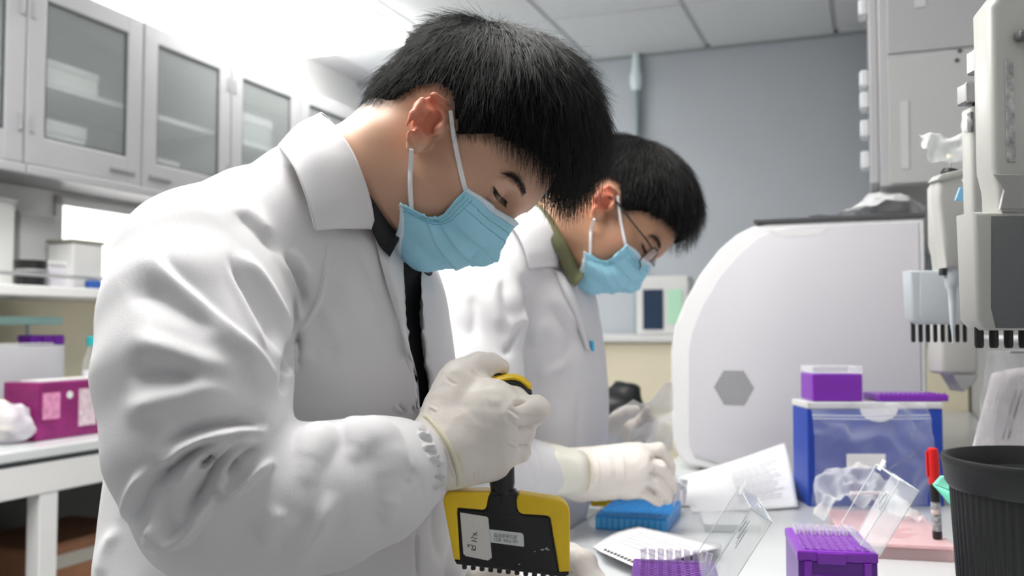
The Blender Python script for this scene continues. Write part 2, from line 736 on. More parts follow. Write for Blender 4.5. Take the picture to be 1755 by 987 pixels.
# lay-in ceiling tiles, every one a piece of its own
lamps = [(-2.60, 2.70), (-1.93, 0.36), (-1.03, 0.30)]
tile_me = None
us = [-0.13 - 0.6 * k for k in range(-1, 5)]
vs_ = [3.96 - 0.6 * k for k in range(-1, 9)]
for u0 in us:
    for v0 in vs_:
        ua, ub = max(u0, UL), min(u0 + 0.6, UR)
        va, vb = max(v0, -2.0), min(v0 + 0.6, VB)
        if ub - ua < 0.05 or vb - va < 0.03:
            continue
        full = ub - ua > 0.595 and vb - va > 0.595
        if full and tile_me is not None:
            o = bpy.data.objects.new('ceiling_tile', tile_me)
            COL.objects.link(o)
            o.parent = ceil
            o.matrix_basis = ROOM @ Matrix.Translation((ua, va, CEIL))
        elif full:
            o = MB().box((0.011, 0.011, 0), (0.589, 0.589, 0.02), 0.004, 1).build('ceiling_tile', M_tile)
            tile_me = o.data
            o.parent = ceil
            o.matrix_basis = ROOM @ Matrix.Translation((ua, va, CEIL))
        else:
            o = MB().box((0.011, 0.011, 0), (ub - ua - 0.011, vb - va - 0.011, 0.02), 0.004, 1).build('ceiling_tile', M_tile)
            o.parent = ceil
            o.matrix_basis = ROOM @ Matrix.Translation((ua, va, CEIL))

lamp_words = ['bright ceiling light above the glass fronted cabinets', 'ceiling light above and behind the front person, over the aisle',
              'ceiling light right over the front person\'s head']
for (u0, v0), w in zip(lamps, lamp_words):
    t = thing('ceiling_light', w, 'ceiling light', Rm(u0 + 0.3, v0 + 0.6, CEIL), 'ceiling lights')
    MB(ROOM).box((u0 + 0.005, v0 + 0.005, CEIL - 0.012), (u0 + 0.595, v0 + 1.195, CEIL), 0.003).build('lamp_frame', M_white, t)
    MB(ROOM).box((u0 + 0.025, v0 + 0.025, CEIL - 0.06), (u0 + 0.575, v0 + 1.175, CEIL - 0.010), 0.01).build('diffuser', M_lamp, t)

# conduit on the back wall
p = uvz(at_v(1091, 240, VB - 0.03))
t = thing('wall_pipe', 'grey vertical pipe with a pale top on the grey back wall', 'pipe', Rm(p.x, VB - 0.03, 0))
MB(ROOM).lathe([(0.020, 0), (0.020, 2.42)], 16, Matrix.Translation((p.x, VB - 0.03, 0))).build('pipe_shaft', M_pipe, t, True)
MB(ROOM).lathe([(0.020, 2.42), (0.032, 2.45), (0.034, 2.49), (0.024, 2.53), (0.018, CEIL)], 16, Matrix.Translation((p.x, VB - 0.03, 0))).build('pipe_top', mat('pale_plastic', (0.75, 0.85, 0.88), 0.4), t, True)

# ------------------------------------------------------------------ glass fronted wall cabinets
UF = -2.36
CZ0, CZ1 = 1.71, 2.30


def cabinet(v0, w, label):
    t = thing('wall_cabinet', label, 'cabinet', Rm(UF - 0.17, v0 + w / 2, CZ0), 'glass fronted wall cabinets')
    b = RB()
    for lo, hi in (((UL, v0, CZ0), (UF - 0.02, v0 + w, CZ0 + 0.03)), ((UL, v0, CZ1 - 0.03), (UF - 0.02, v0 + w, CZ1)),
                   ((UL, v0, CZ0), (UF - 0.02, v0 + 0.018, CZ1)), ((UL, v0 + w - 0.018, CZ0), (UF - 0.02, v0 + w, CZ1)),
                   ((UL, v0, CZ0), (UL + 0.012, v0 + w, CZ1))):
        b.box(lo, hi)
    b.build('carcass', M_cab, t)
    l = RB()
    l.box((UL + 0.013, v0 + 0.02, CZ0 + 0.031), (UL + 0.018, v0 + w - 0.02, CZ1 - 0.031))
    l.build('back_panel', M_cab_in, t)
    RB().box((UL + 0.02, v0 + 0.019, CZ0 + 0.27), (UF - 0.05, v0 + w - 0.019, CZ0 + 0.288)).build('shelf', mat('cabinet_shelf', (0.62, 0.66, 0.66), 0.4), t)
    for k in (0, 1):
        a = v0 + 0.004 + k * w / 2
        e = a + w / 2 - 0.008
        d = RB()
        s = 0.068
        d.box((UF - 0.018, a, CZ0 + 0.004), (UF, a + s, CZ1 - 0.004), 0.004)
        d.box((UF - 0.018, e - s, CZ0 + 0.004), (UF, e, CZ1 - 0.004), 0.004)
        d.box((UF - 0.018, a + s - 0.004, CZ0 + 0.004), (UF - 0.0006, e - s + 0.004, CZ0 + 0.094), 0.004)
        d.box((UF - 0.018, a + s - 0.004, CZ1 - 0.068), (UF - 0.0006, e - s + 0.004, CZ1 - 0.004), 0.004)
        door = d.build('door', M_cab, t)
        g = RB()
        for lo, hi in (((UF - 0.012, a + s, CZ0 + 0.094), (UF - 0.004, a + s + 0.006, CZ1 - 0.068)), ((UF - 0.012, e - s - 0.006, CZ0 + 0.094), (UF - 0.004, e - s, CZ1 - 0.068)),
                       ((UF - 0.012, a + s, CZ0 + 0.094), (UF - 0.004, e - s, CZ0 + 0.1)), ((UF - 0.012, a + s, CZ1 - 0.074), (UF - 0.004, e - s, CZ1 - 0.068))):
            g.box(lo, hi)
        g.build('gasket', M_rubber, door)
        RB().box((UF - 0.010, a + s, CZ0 + 0.094), (UF - 0.007, e - s, CZ1 - 0.068)).build('pane', M_glass, door)
        hv = e - 0.14 if k == 0 else a + 0.03
        RB().box((UF, hv, CZ0 + 0.035), (UF + 0.005, hv + 0.11, CZ0 + 0.050), 0.002).build('pull', mat('cabinet_pull', (0.22, 0.22, 0.23), 0.4), door)
        for hz in (CZ0 + 0.1, CZ1 - 0.14):
            hy = a + 0.012 if k == 0 else e - 0.022
            RB().box((UF, hy, hz), (UF + 0.006, hy + 0.012, hz + 0.055), 0.002).build('hinge', mat('hinge_metal', (0.30, 0.30, 0.31), 0.4), door)
    RB().box((UF - 0.01, v0 + 0.003, CZ0 - 0.028), (UF + 0.012, v0 + w - 0.003, CZ0 + 0.001), 0.004).build('light_rail', M_cab, t)
    return t


cabinet(1.105, 0.965, 'white wall cabinet at the left edge, mostly cut off by the frame')
cabinet(2.07, 0.965, 'white wall cabinet with two large glass doors, left of the front person')
cabinet(3.035, 0.965, 'white wall cabinet whose glass doors show behind the front person\'s collar')
cabinet(4.0, 0.615, 'white wall cabinet in the far corner, hidden behind the front person')


def inbox(name, label, cat, v0, w, z0, h, d, m, group='boxes in the wall cabinets', u0=None):
    u1 = (UF - 0.07) if u0 is None else u0
    t = thing(name, label, cat, Rm(u1 - d / 2, v0 + w / 2, z0), group)
    b = RB().box((u1 - d, v0, z0), (u1, v0 + w, z0 + h), 0.004)
    b.build('carton', m, t)
    RB().box((u1 - d - 0.002, v0 - 0.002, z0 + h * 0.72), (u1 + 0.003, v0 + w + 0.002, z0 + h + 0.003), 0.003).build('lid', M_white, t)
    return t


M_pale = mat('pale_carton', (0.72, 0.73, 0.72), 0.6)
M_greyc = mat('grey_carton', (0.42, 0.45, 0.46), 0.6)
s0, s1 = CZ0 + 0.031, CZ0 + 0.289
inbox('storage_box', 'white box on the lower shelf behind the largest glass door', 'box', 2.12, 0.25, s0, 0.14, 0.2, M_pale)
inbox('storage_box', 'small blue box on the lower shelf behind the largest glass door', 'box', 2.40, 0.10, s0, 0.055, 0.16, M_bluebox)
inbox('storage_box', 'long pale box on the upper shelf behind the largest glass door', 'box', 2.12, 0.30, s1, 0.075, 0.2, M_pale)
inbox('storage_box', 'grey box on the lower shelf behind the second glass door', 'box', 2.62, 0.20, s0, 0.10, 0.2, M_greyc)
inbox('storage_box', 'cyan and white box on the lower shelf behind the second glass door', 'box', 2.85, 0.13, s0, 0.085, 0.16, M_cyan)
inbox('storage_box', 'pale box on the lower shelf behind the third glass door', 'box', 3.18, 0.22, s0, 0.16, 0.2, M_pale)
inbox('storage_box', 'grey box on the upper shelf behind the third glass door', 'box', 3.14, 0.26, s1, 0.12, 0.2, M_greyc)

# ------------------------------------------------------------------ left bench with its reagent shelf
bl = thing('side_bench', 'white framed side bench with a grey top along the left wall', 'bench', Rm(-2.4, 2.6, 0))
RB().box((UL + 0.01, 0.6, 0.872), (-2.08, VB - 0.02, 0.9), 0.004).build('worktop', M_bench, bl)
RB().box((UL + 0.01, 0.62, 0.858), (-2.09, VB - 0.03, 0.8715)).build('top_gap', M_rubber, bl)
RB().box((-2.13, 0.62, 0.775), (-2.085, VB - 0.03, 0.8575), 0.003).build('apron', M_white, bl)
for v0 in (0.7, 1.905, 3.5):
    RB().box((-2.135, v0, 0), (-2.087, v0 + 0.06, 0.7745), 0.003).build('leg', M_white, bl)
    RB().box((UL + 0.03, v0, 0), (UL + 0.08, v0 + 0.05, 0.857), 0.003).build('leg', M_white, bl)
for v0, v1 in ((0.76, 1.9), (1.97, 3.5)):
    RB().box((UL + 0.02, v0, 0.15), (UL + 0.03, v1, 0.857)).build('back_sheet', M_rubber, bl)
M_dark = mat('shadowed_board', (0.05, 0.05, 0.05), 0.8)
cart = [(-2.55, 2.03, 0.30, 0.42, 0.58, 'brown cardboard carton under the side bench, right of its leg'),
        (-2.56, 1.42, 0.26, 0.40, 0.47, 'brown cardboard carton under the side bench, left of its leg')]
for u0, v0, dx, dv, h, w in cart:
    t = thing('cardboard_carton', w, 'carton', Rm(u0 + dx / 2, v0 + dv / 2, 0), 'cartons under the side bench')
    RB().box((u0, v0, 0), (u0 + dx, v0 + dv, h), 0.006).build('carton_body', M_card, t)
    for s in (0, 1):
        RB().box((u0 + s * dx / 2 + 0.001, v0 - 0.001, h), (u0 + (s + 1) * dx / 2 - 0.001, v0 + dv + 0.001, h + 0.005), 0.002).build('flap', M_card, t)
    RB().box((u0 + dx, v0 + dv * 0.1, h - 0.07), (u0 + dx + 0.002, v0 + dv * 0.95, h - 0.03)).build('packing_tape', mat('packing_tape', (0.42, 0.40, 0.36), 0.3), t)

sh = thing('reagent_shelf', 'white reagent shelf above the side bench with a steel guard rail', 'shelf', Rm(-2.55, 2.6, 0.9))
RB().box((UL, 0.7, 1.318), (-2.36, VB - 0.02, 1.35), 0.004).build('shelf_board', M_white, sh)
for v0 in (0.9, 3.6):
    RB().box((-2.66, v0, 0.9), (-2.62, v0 + 0.03, 1.6), 0.003).build('upright', M_white, sh)
MB(ROOM).tube([(-2.40, 0.75, 1.385), (-2.40, VB - 0.1, 1.385)], 0.006).build('guard_rail', M_steel, sh, True)
for v0 in (0.8, 1.6, 2.4, 3.2, 4.0):
    MB(ROOM).tube([(-2.40, v0, 1.35), (-2.40, v0, 1.385)], 0.005).build('rail_post', M_steel, sh, True)
RB().box((UL + 0.001, 0.7, 0.9), (UL + 0.012, VB - 0.05, 1.317)).build('backboard', M_cream, sh)

# daylit window low over the shelf
a, b = uvz(at_u(103, 352, UL)), uvz(at_u(222, 450, UL))
wn = RB()
w0, w1, z0, z1 = a.y, a.y + 0.75, 1.36, a.z
for lo, hi in (((UL, w0 - 0.03, z0), (UL + 0.015, w0, z1 + 0.03)), ((UL, w1, z0), (UL + 0.015, w1 + 0.03, z1 + 0.03)),
               ((UL, w0 - 0.03, z1), (UL + 0.015, w1 + 0.03, z1 + 0.03)), ((UL, w0 - 0.03, z0 - 0.008), (UL + 0.02, w1 + 0.03, z0))):
    wn.box(lo, hi, 0.002)
wn = struct('window_1', wn, M_white)
RB().box((UL + 0.001, w0, z0), (UL + 0.006, w1, z1)).build('pane', mat('daylit_pane', (1, 0.99, 0.96), 0.3, emit=1.3), wn)

# things on the reagent shelf
p = uvz(at_u(52, 480, -2.47))
t = thing('pen_cup', 'black ribbed cup on the reagent shelf', 'cup', Rm(p.x, p.y, 1.35))
Mx = Matrix.Translation((p.x, p.y, 1.35))
MB(ROOM).lathe([(0.040, 0), (0.047, 0.083), (0.044, 0.083), (0.037, 0.006)], 24, Mx).build('cup_body', M_black, t, True)
MB(ROOM).lathe([(0.0475, 0.045), (0.0487, 0.047), (0.0487, 0.053), (0.048, 0.055)], 24, Mx).build('band', mat('grey_band', (0.3, 0.3, 0.3), 0.4), t, True)


def shelf_thing(name, label, cat, px0, px1, ytop, u, m, d=0.12, zb=1.35, top=None, grp=None):
    a, b = uvz(at_u(px0, 480, u)), uvz(at_u(px1, 480, u))
    z = uvz(at_u((px0 + px1) / 2, ytop, u)).z
    t = thing(name, label, cat, Rm(u - d / 2, (a.y + b.y) / 2, zb), grp)
    RB().box((u - d, a.y, zb), (u, b.y, z), 0.006).build('case', m, t)
    if top:
        RB().box((u - d - 0.004, a.y - 0.006, z), (u + 0.004, b.y + 0.006, z + 0.012), 0.003).build('cover', top, t)
    return t


shelf_thing('instrument_case', 'white case with a dark cover on the reagent shelf under the window', 'case', 124, 176, 418, -2.44, M_white, 0.11, top=mat('khaki_cover', (0.30, 0.29, 0.24), 0.6))
shelf_thing('storage_carton', 'tall pale carton at the left end of the reagent shelf', 'box', -40, 24, 342, -2.5, M_pale, 0.15, top=M_white)
shelf_thing('storage_carton', 'tall white carton behind the black cup on the reagent shelf', 'box', 34, 96, 372, -2.585, M_white, 0.10, top=M_pale)
shelf_thing('tissue_pack', 'low pale pack behind the guard rail of the reagent shelf', 'pack', 84, 120, 455, -2.47, mat('lilac_pack', (0.68, 0.66, 0.72), 0.5), 0.1, top=M_pale)
shelf_thing('blue_clip', 'small dark blue clip on the edge of the reagent shelf', 'clip', 156, 176, 481, -2.385, M_bluebox, 0.03)

# things on the side bench
p0, p1 = at_u(62, 748, -2.2), at_u(178, 748, -2.2)
a, b = uvz(p0), uvz(p1)
h = 0.165
t = thing('glove_box', 'magenta printed glove box on the side bench', 'box', Rm(-2.26, (a.y + b.y) / 2, 0.9))
gb = RB().box((-2.33, a.y, 0.9), (-2.2, b.y + 0.06, 0.9 + h), 0.004).build('carton_body', M_magenta, t)
RB().box((-2.2, a.y + 0.15, 0.93), (-2.1985, a.y + 0.215, 0.9 + h - 0.025)).build('printed_panel', mat('pale_print', (0.62, 0.50, 0.55), 0.5, var=0.2, vscale=60), t)
RB().box((-2.2, a.y + 0.02, 0.96), (-2.1985, a.y + 0.08, 0.9 + h - 0.03)).build('printed_panel', mat('pink_print', (0.62, 0.25, 0.42), 0.5, var=0.3, vscale=60), t)
MB(ROOM).lathe([(0.011, 0), (0.011, 0.0015)], 16, Matrix.Translation((-2.1995, a.y + 0.115, 0.9 + h - 0.04)) @ Matrix.Rotation(math.pi / 2, 4, 'Y')).build('printed_dot', M_pale, t)
RB().box((-2.30, a.y + 0.03, 0.9 + h), (-2.23, b.y + 0.03, 0.9 + h + 0.004), 0.001).build('slot_flap', M_pale, t)

# white board leaning behind, tube rack, teal tray, capped bottle
A = [uvz(at_u(x, y, -2.42)) for x, y in ((-30, 668), (114, 668), (104, 592), (-20, 592))]
t = thing('foam_tray', 'grey white foam tray standing on the side bench behind the glove box', 'tray', Rm(-2.42, (A[0].y + A[1].y) / 2, 0.9))
tb = MB(ROOM)
tb.prism([(A[0].y, 0.9), (A[1].y, 0.9), (A[2].y, A[2].z), (A[3].y, A[3].z)], 0.0, 0.05, 0.004, 2, Matrix(((0, -1, 0, -2.42), (1, 0, 0, 0), (0, 0, 1, 0), (0, 0, 0, 1))))
tb.build('tray_shell', mat('foam', (0.52, 0.53, 0.56), 0.6), t)
RB().box((-2.475, A[3].y + 0.02, A[3].z), (-2.425, A[2].y - 0.02, A[3].z + 0.004), 0.002).build('tray_rim', M_pale, t)

a, b = uvz(at_u(52, 592, -2.5)), uvz(at_u(112, 574, -2.5))
t = thing('tube_rack', 'purple tube rack showing above the foam tray on the side bench', 'rack', Rm(-2.53, (a.y + b.y) / 2, 0.9))
RB().box((-2.56, a.y, 0.9), (-2.5, b.y, a.z), 0.003).build('rack_base', M_white, t)
for k in range(3):
    w = (b.y - a.y) / 3
    RB().box((-2.56, a.y + k * w + 0.002, a.z), (-2.5, a.y + (k + 1) * w - 0.002, b.z), 0.004).build('tube_cap', M_purple, t)

a, b = uvz(at_u(-40, 556, -2.52)), uvz(at_u(108, 543, -2.52))
t = thing('teal_shelf_plate', 'pale teal plate on short legs above the side bench', 'shelf', Rm(-2.58, (a.y + b.y) / 2, 0.9))
RB().box((-2.66, a.y, a.z), (-2.52, b.y, b.z), 0.003).build('plate', mat('pale_teal', (0.42, 0.68, 0.64), 0.3), t)
for v0 in (a.y + 0.02, b.y - 0.035):
    RB().box((-2.65, v0, 0.9), (-2.635, v0 + 0.015, a.z)).build('leg', M_white, t)

for px0, lab, grp in ((159, 'clear bottle with a teal cap on the side bench, nearest the front person', 'teal capped bottles'),):
    p = uvz(at_u(px0, 655, -2.38))
    t = thing('capped_bottle', lab, 'bottle', Rm(p.x, p.y, 0.9))
    Mx = Matrix.Translation((p.x, p.y, 0.9))
    z1 = uvz(at_u(px0, 592, -2.38)).z - 0.9
    MB(ROOM).lathe([(0.030, 0), (0.034, 0.004), (0.034, z1 - 0.06), (0.018, z1 - 0.015), (0.018, z1)], 20, Mx).build('bottle_body', M_clear, t, True)
    MB(ROOM).lathe([(0.021, z1), (0.021, z1 + 0.028), (0.019, z1 + 0.03)], 20, Mx).build('cap', M_teal, t, True)
    MB(ROOM).lathe([(0.0345, 0.03), (0.0345, z1 - 0.08)], 20, Mx, cap=False).build('bottle_label', M_paper, t, True)


# crumpled clear bags share one builder
def crumpled(name, mb_f, nu, nv, amp, seed, m, parent=None, scale=60, smooth=True):
    """closed or open sheet f(s,t) crumpled by ridged noise"""
    V, Fq = [], []
    for i in range(nu + 1):
        for j in range(nv + 1):
            V.append(mb_f(i / nu, j / nv))
    for i in range(nu):
        for j in range(nv):
            Fq.append((i * (nv + 1) + j, (i + 1) * (nv + 1) + j, (i + 1) * (nv + 1) + j + 1, i * (nv + 1) + j + 1))
    V = np.array([tuple(v) for v in V])
    Fq = np.array(Fq, np.int32)
    N = vnormals(V, Fq)
    n1 = 1 - 2 * np.abs(smooth_noise(V, scale, seed))
    n2 = smooth_noise(V, scale * 2.4, seed + 1)
    V = V + N * (n1 * amp + n2 * amp * 0.4)[:, None]
    return link(name, fast_mesh(name, V, Fq, smooth), m, parent)


M_bag = film('clear_bag', (0.95, 0.96, 0.98), 0.13, 0.12, 0.55)
c = on_plane(-8, 760, 0.9)
t = thing('specimen_bag', 'clear plastic bag of cream coloured stuff on the side bench at the left edge', 'bag', c)
crumpled('bag_film', lambda s, q: Vector((c.x + 0.02, c.y, 0.90)) + Vector((0.10 * math.cos(2 * math.pi * s) * math.sin(math.pi * (0.04 + 0.92 * q)) * (1.1 - 0.5 * q),
         0.07 * math.sin(2 * math.pi * s) * math.sin(math.pi * (0.04 + 0.92 * q)) * (1.1 - 0.5 * q), 0.062 - 0.06 * math.cos(math.pi * (0.04 + 0.92 * q)))), 40, 24, 0.006, 5, film('hazy_bag', (0.80, 0.78, 0.84), 0.45, 0.25, 0.4), t)
sg = MB()
for k in range(5):
    sg.lathe([(0.004, 0), (0.04, 0.006), (0.045, 0.016), (0.03, 0.026), (0.003, 0.03)], 14, Matrix.Translation((c.x - 0.01 + 0.012 * (k % 2), c.y + 0.01 * (k % 3 - 1), 0.905 + 0.022 * k)))
sg.build('bag_contents', mat('cream_pads', (0.78, 0.72, 0.56), 0.8), t, True)

# ------------------------------------------------------------------ far end of the room: counter, monitor, bags
fb = thing('far_counter', 'cream fronted far counter against the back wall', 'counter', Rm(-1.1, VB - 0.35, 0))
RB().box((-2.05, VB - 0.6, 0.0), (UR - 0.01, VB - 0.02, 1.16)).build('counter_body', M_cream, fb)
RB().box((-2.05, VB - 0.63, 1.16), (UR - 0.01, VB - 0.02, 1.19), 0.004).build('counter_top', M_white, fb)
for k in range(6):
    RB().box((-1.9 + 0.38 * k, VB - 0.606, 1.02), (-1.86 + 0.38 * k, VB - 0.6005, 1.06)).build('socket', mat('grey_socket', (0.55, 0.52, 0.45), 0.5), fb)

a, b = uvz(at_v(1098, 560, VB - 0.5)), uvz(at_v(1165, 480, VB - 0.5))
t = thing('far_monitor', 'pale instrument with a dark screen on the far counter', 'instrument', Rm((a.x + b.x) / 2, VB - 0.42, 1.19))
RB().box((a.x - 0.02, VB - 0.5, 1.19), (b.x + 0.04, VB - 0.36, b.z + 0.02), 0.01).build('housing', M_white, t)
RB().box((a.x + 0.012, VB - 0.504, 1.215), (b.x - 0.075, VB - 0.499, b.z - 0.04)).build('screen', mat('dark_screen', (0.03, 0.05, 0.09), 0.15), t)
RB().box((b.x - 0.055, VB - 0.504, 1.24), (b.x + 0.01, VB - 0.499, b.z - 0.04)).build('status_sticker', mat('green_sticker', (0.45, 0.75, 0.55), 0.5), t)
# ================================================================== people
M_coat = mat('white_cotton', (0.70, 0.695, 0.715), 0.75, bump=0.16, bscale=900, sheen=0.15)
M_shirt = mat('black_shirt', (0.012, 0.013, 0.016), 0.7, bump=0.2, bscale=500)
M_olive = mat('olive_shirt', (0.13, 0.135, 0.065), 0.75, bump=0.2, bscale=400)
M_skin = mat('skin', (0.6, 0.34, 0.22), 0.45, sss=0.12, attr='tint', bump=0.06, bscale=700)
M_hair = mat('black_hair', (0.008, 0.0075, 0.0078), 0.40, spec=0.35)
M_scalp = mat('hair_mass', (0.006, 0.0056, 0.0056), 0.95, spec=0.08)
M_mask = mat('mask_blue', (0.34, 0.68, 0.84), 0.7, bump=0.22, bscale=600)
M_mask_w = mat('mask_white', (0.66, 0.78, 0.85), 0.7)
M_loop = mat('ear_loop_white', (0.80, 0.80, 0.82), 0.7)
M_glove = mat('latex_glove', (0.80, 0.745, 0.695), 0.42, sss=0.08, bump=0.10, bscale=500)
M_cuff = mat('latex_rim', (0.76, 0.71, 0.54), 0.4, sss=0.08)
M_trouser = mat('dark_trousers', (0.03, 0.035, 0.045), 0.8)
M_shoe = mat('black_shoe', (0.015, 0.015, 0.015), 0.4)
M_eye = mat('eye', (0.05, 0.035, 0.03), 0.15)
M_lash = mat('lashes', (0.008, 0.007, 0.007), 0.6)


def V3(p):
    return np.array(tuple(p), float)


class Head:
    def __init__(self, O, pitch, yaw, s=1.0):
        p, y = math.radians(pitch), math.radians(yaw)
        U = np.array((math.sin(p), 0, math.cos(p)))
        F0 = np.array((math.cos(p), 0, -math.sin(p)))
        L0 = np.cross(U, F0)
        self.F = F0 * math.cos(y) - L0 * math.sin(y)
        self.L = np.cross(U, self.F)
        self.U = U
        self.O = V3(O)
        self.s = s
        self.R = np.stack([self.F, self.L, self.U])

    def w(self, f, l, u):
        return self.O + self.s * (f * self.F + l * self.L + u * self.U)

    def loc(self, V):
        return (np.asarray(V) - self.O) @ self.R.T / self.s


def axis_pts(parts):
    """[(start, end, step), ...] joined into one increasing axis"""
    out = []
    for a, b, h in parts:
        n = max(1, int(round((b - a) / h)))
        seg = list(np.linspace(a, b, n + 1))
        out += seg if not out else seg[1:]
    return np.array(out)


def carve_head(G, H):
    s = H.s
    R = H.R

    def E(c, r, k=0.012, mode='add'):
        G.ell(H.w(*c), np.array(r) * s, R, k, mode)

    def C(a, b, ra, rb=None, k=0.01, mode='add'):
        G.cap(H.w(*a), H.w(*b), ra * s, (ra if rb is None else rb) * s, k, mode)
    E((0.004, 0, 0.050), (0.095, 0.075, 0.079), 0.01)
    E((0.037, 0, 0.048), (0.068, 0.066, 0.066), 0.02)
    E((-0.034, 0, 0.004), (0.050, 0.054, 0.052), 0.02)
    E((0.045, 0, -0.012), (0.052, 0.060, 0.070), 0.02)
    E((0.044, 0, -0.042), (0.048, 0.050, 0.038), 0.02)
    E((0.082, 0, -0.066), (0.018, 0.022, 0.014), 0.02)
    for q in (-1, 1):
        E((0.008, q * 0.050, -0.040), (0.026, 0.013, 0.028), 0.02)
        E((0.060, q * 0.046, -0.006), (0.028, 0.020, 0.018), 0.018)
        C((0.094, q * 0.010, 0.043), (0.078, q * 0.046, 0.040), 0.011, 0.010, 0.014)
        E((0.103, q * 0.032, 0.023), (0.016, 0.020, 0.013), 0.012, 'sub')
        E((0.0795, q * 0.032, 0.022), (0.0135, 0.0165, 0.0125), 0.004)
    C((0.097, 0, 0.030), (0.119, 0, -0.016), 0.0075, 0.011, 0.012)
    for q in (-1, 1):
        E((0.112, q * 0.011, -0.020), (0.012, 0.008, 0.009), 0.006)
    E((0.096, 0, -0.044), (0.014, 0.025, 0.013), 0.012)


def ear(G, px_pts, H):
    """right ear from outline points given at their pixel and depth; later mirrored by H"""
    pass


def ear_at(G, H, E0, side):
    """E0: ear points in head coordinates; side -1 right, 1 left"""
    def w(p):
        return H.w(p[0], side * p[1], p[2])
    hel = E0['helix']
    n = len(hel)
    # the shell of the ear: a thin bowl
    c = E0['centre']
    for p, r in E0['bowl']:
        G.cap(w(p), w((p[0], p[1] - 0.010, p[2])), r * H.s, r * H.s * 0.9, 0.004)
    G.chain([w(p) for p in hel], [r * H.s for r in E0['helix_r']], 0.0025, 0.003)
    G.chain([w(p) for p in E0['antihelix']], [0.0030 * H.s] * len(E0['antihelix']), 0.004, 0.004)
    for p, r in E0['dig']:
        G.ell(w(p), np.array((r[0], r[1], r[2])) * H.s, H.R, 0.003, 'sub')
    G.ell(w(E0['tragus']), np.array((0.005, 0.004, 0.006)) * H.s, H.R, 0.004)
    G.ell(w(E0['lobe']), np.array((0.009, 0.0045, 0.011)) * H.s, H.R, 0.005)


def coat_strokes(V, N, strokes, zmask):
    px, py, d = project(V)
    h = np.zeros(len(V))
    for poly, wl, wr, amp in strokes:
        x = [p[0] for p in poly]
        y = [p[1] for p in poly]
        m = 3.2 * max(wl, wr)
        sel = np.nonzero((px > min(x) - m) & (px < max(x) + m) & (py > min(y) - m) & (py < max(y) + m) & zmask)[0]
        if not len(sel):
            continue
        sp = [tuple(q) for q in spline(poly, 6 * len(poly))] if len(poly) > 2 else poly
        dist, pos, side = seg_dist(px[sel], py[sel], sp)
        w = np.where(side > 0, wr, wl)
        tp = np.clip(np.minimum(pos, 1 - pos) * 3.4, 0, 1)
        taper = tp * tp * (3 - 2 * tp)
        h[sel] += amp * 0.001 * (np.exp(-(dist / w) ** 2) if amp > 0 else np.exp(-1.1 * (dist / w) ** 1.25)) * taper
    return h


def front_mask(V, N, tol=0.03, cell=5):
    px, py, d = project(V)
    ix, iy = (px / cell).astype(int), (py / cell).astype(int)
    ok = (ix >= 0) & (ix < 500) & (iy >= 0) & (iy < 400)
    buf = np.full((500, 400), 1e3)
    np.minimum.at(buf, (ix[ok], iy[ok]), d[ok])
    m = np.zeros(len(V), bool)
    m[ok] = d[ok] < buf[ix[ok], iy[ok]] + tol
    to = np.array((0, 0, CAMZ)) - V
    to /= np.linalg.norm(to, axis=1)[:, None]
    return m & ((N * to).sum(1) > -0.15)


def ray_depth(G, px, py, d0, d1, step=0.001):
    ds = np.arange(d0, d1, step)
    a = V3(P(px, py, 1.0)) - np.array((0, 0, CAMZ))
    Q = np.array((0, 0, CAMZ)) + ds[:, None] * a
    idx = [np.clip(np.searchsorted(G.ax[q], Q[:, q]), 0, len(G.ax[q]) - 1) for q in range(3)]
    f = G.F[idx[0], idx[1], idx[2]]
    k = np.nonzero(f < 0)[0]
    return ds[k[0]] if len(k) else None


def sheet(name, rows, nu, nv, m, parent, thick=0.0015, bulge=None, closed=False):
    """rows: list of control polylines (equal length); spline both ways"""
    A = np.array([[tuple(p) for p in r] for r in rows], float)
    B = np.stack([spline(r, nu) for r in A])                      # rows x nu x 3
    C = np.stack([spline(B[:, i], nv) for i in range(nu)])        # nu x nv x 3
    V = C.reshape(-1, 3)
    Fq = []
    for i in range(nu - 1):
        for j in range(nv - 1):
            Fq.append((i * nv + j, (i + 1) * nv + j, (i + 1) * nv + j + 1, i * nv + j + 1))
    Fq = np.array(Fq, np.int32)
    if bulge is not None:
        N = vnormals(V, Fq)
        s, t = np.meshgrid(np.linspace(0, 1, nu), np.linspace(0, 1, nv), indexing='ij')
        V = V + N * bulge(s.ravel(), t.ravel())[:, None]
    o = link(name, fast_mesh(name, V, Fq), m, parent)
    if thick:
        solidify(o, thick, 0)
    return o


# ------------------------------------------------------------------ builder of one person's head, hair, mask
HAIRLINE = [(560, 232), (600, 212), (640, 195), (668, 183), (694, 172), (716, 158), (745, 150), (768, 164), (773, 200), (776, 250), (790, 240),
            (822, 238), (851, 243), (872, 258), (893, 262), (930, 292), (965, 330), (1010, 372)]
SKULL = HAIRLINE + [(1200, 372), (1200, -120), (500, -120), (500, 232)]


def hair_field(H, V, ref):
    """signed depth (m) inside the hair-bearing scalp; ref is the head the outline was drawn on"""
    L = H.loc(V)
    L[:, 1] = -np.abs(L[:, 1])
    W = ref.O + ref.s * (L @ ref.R)
    # the crown and the back are all hair; the outline decides on the side view
    px, py, d = project(W)
    dist, _, _ = seg_dist(px, py, HAIRLINE)
    ins = in_poly(px, py, SKULL)
    sd = np.where(ins, dist, -dist) * d / FPX
    return sd


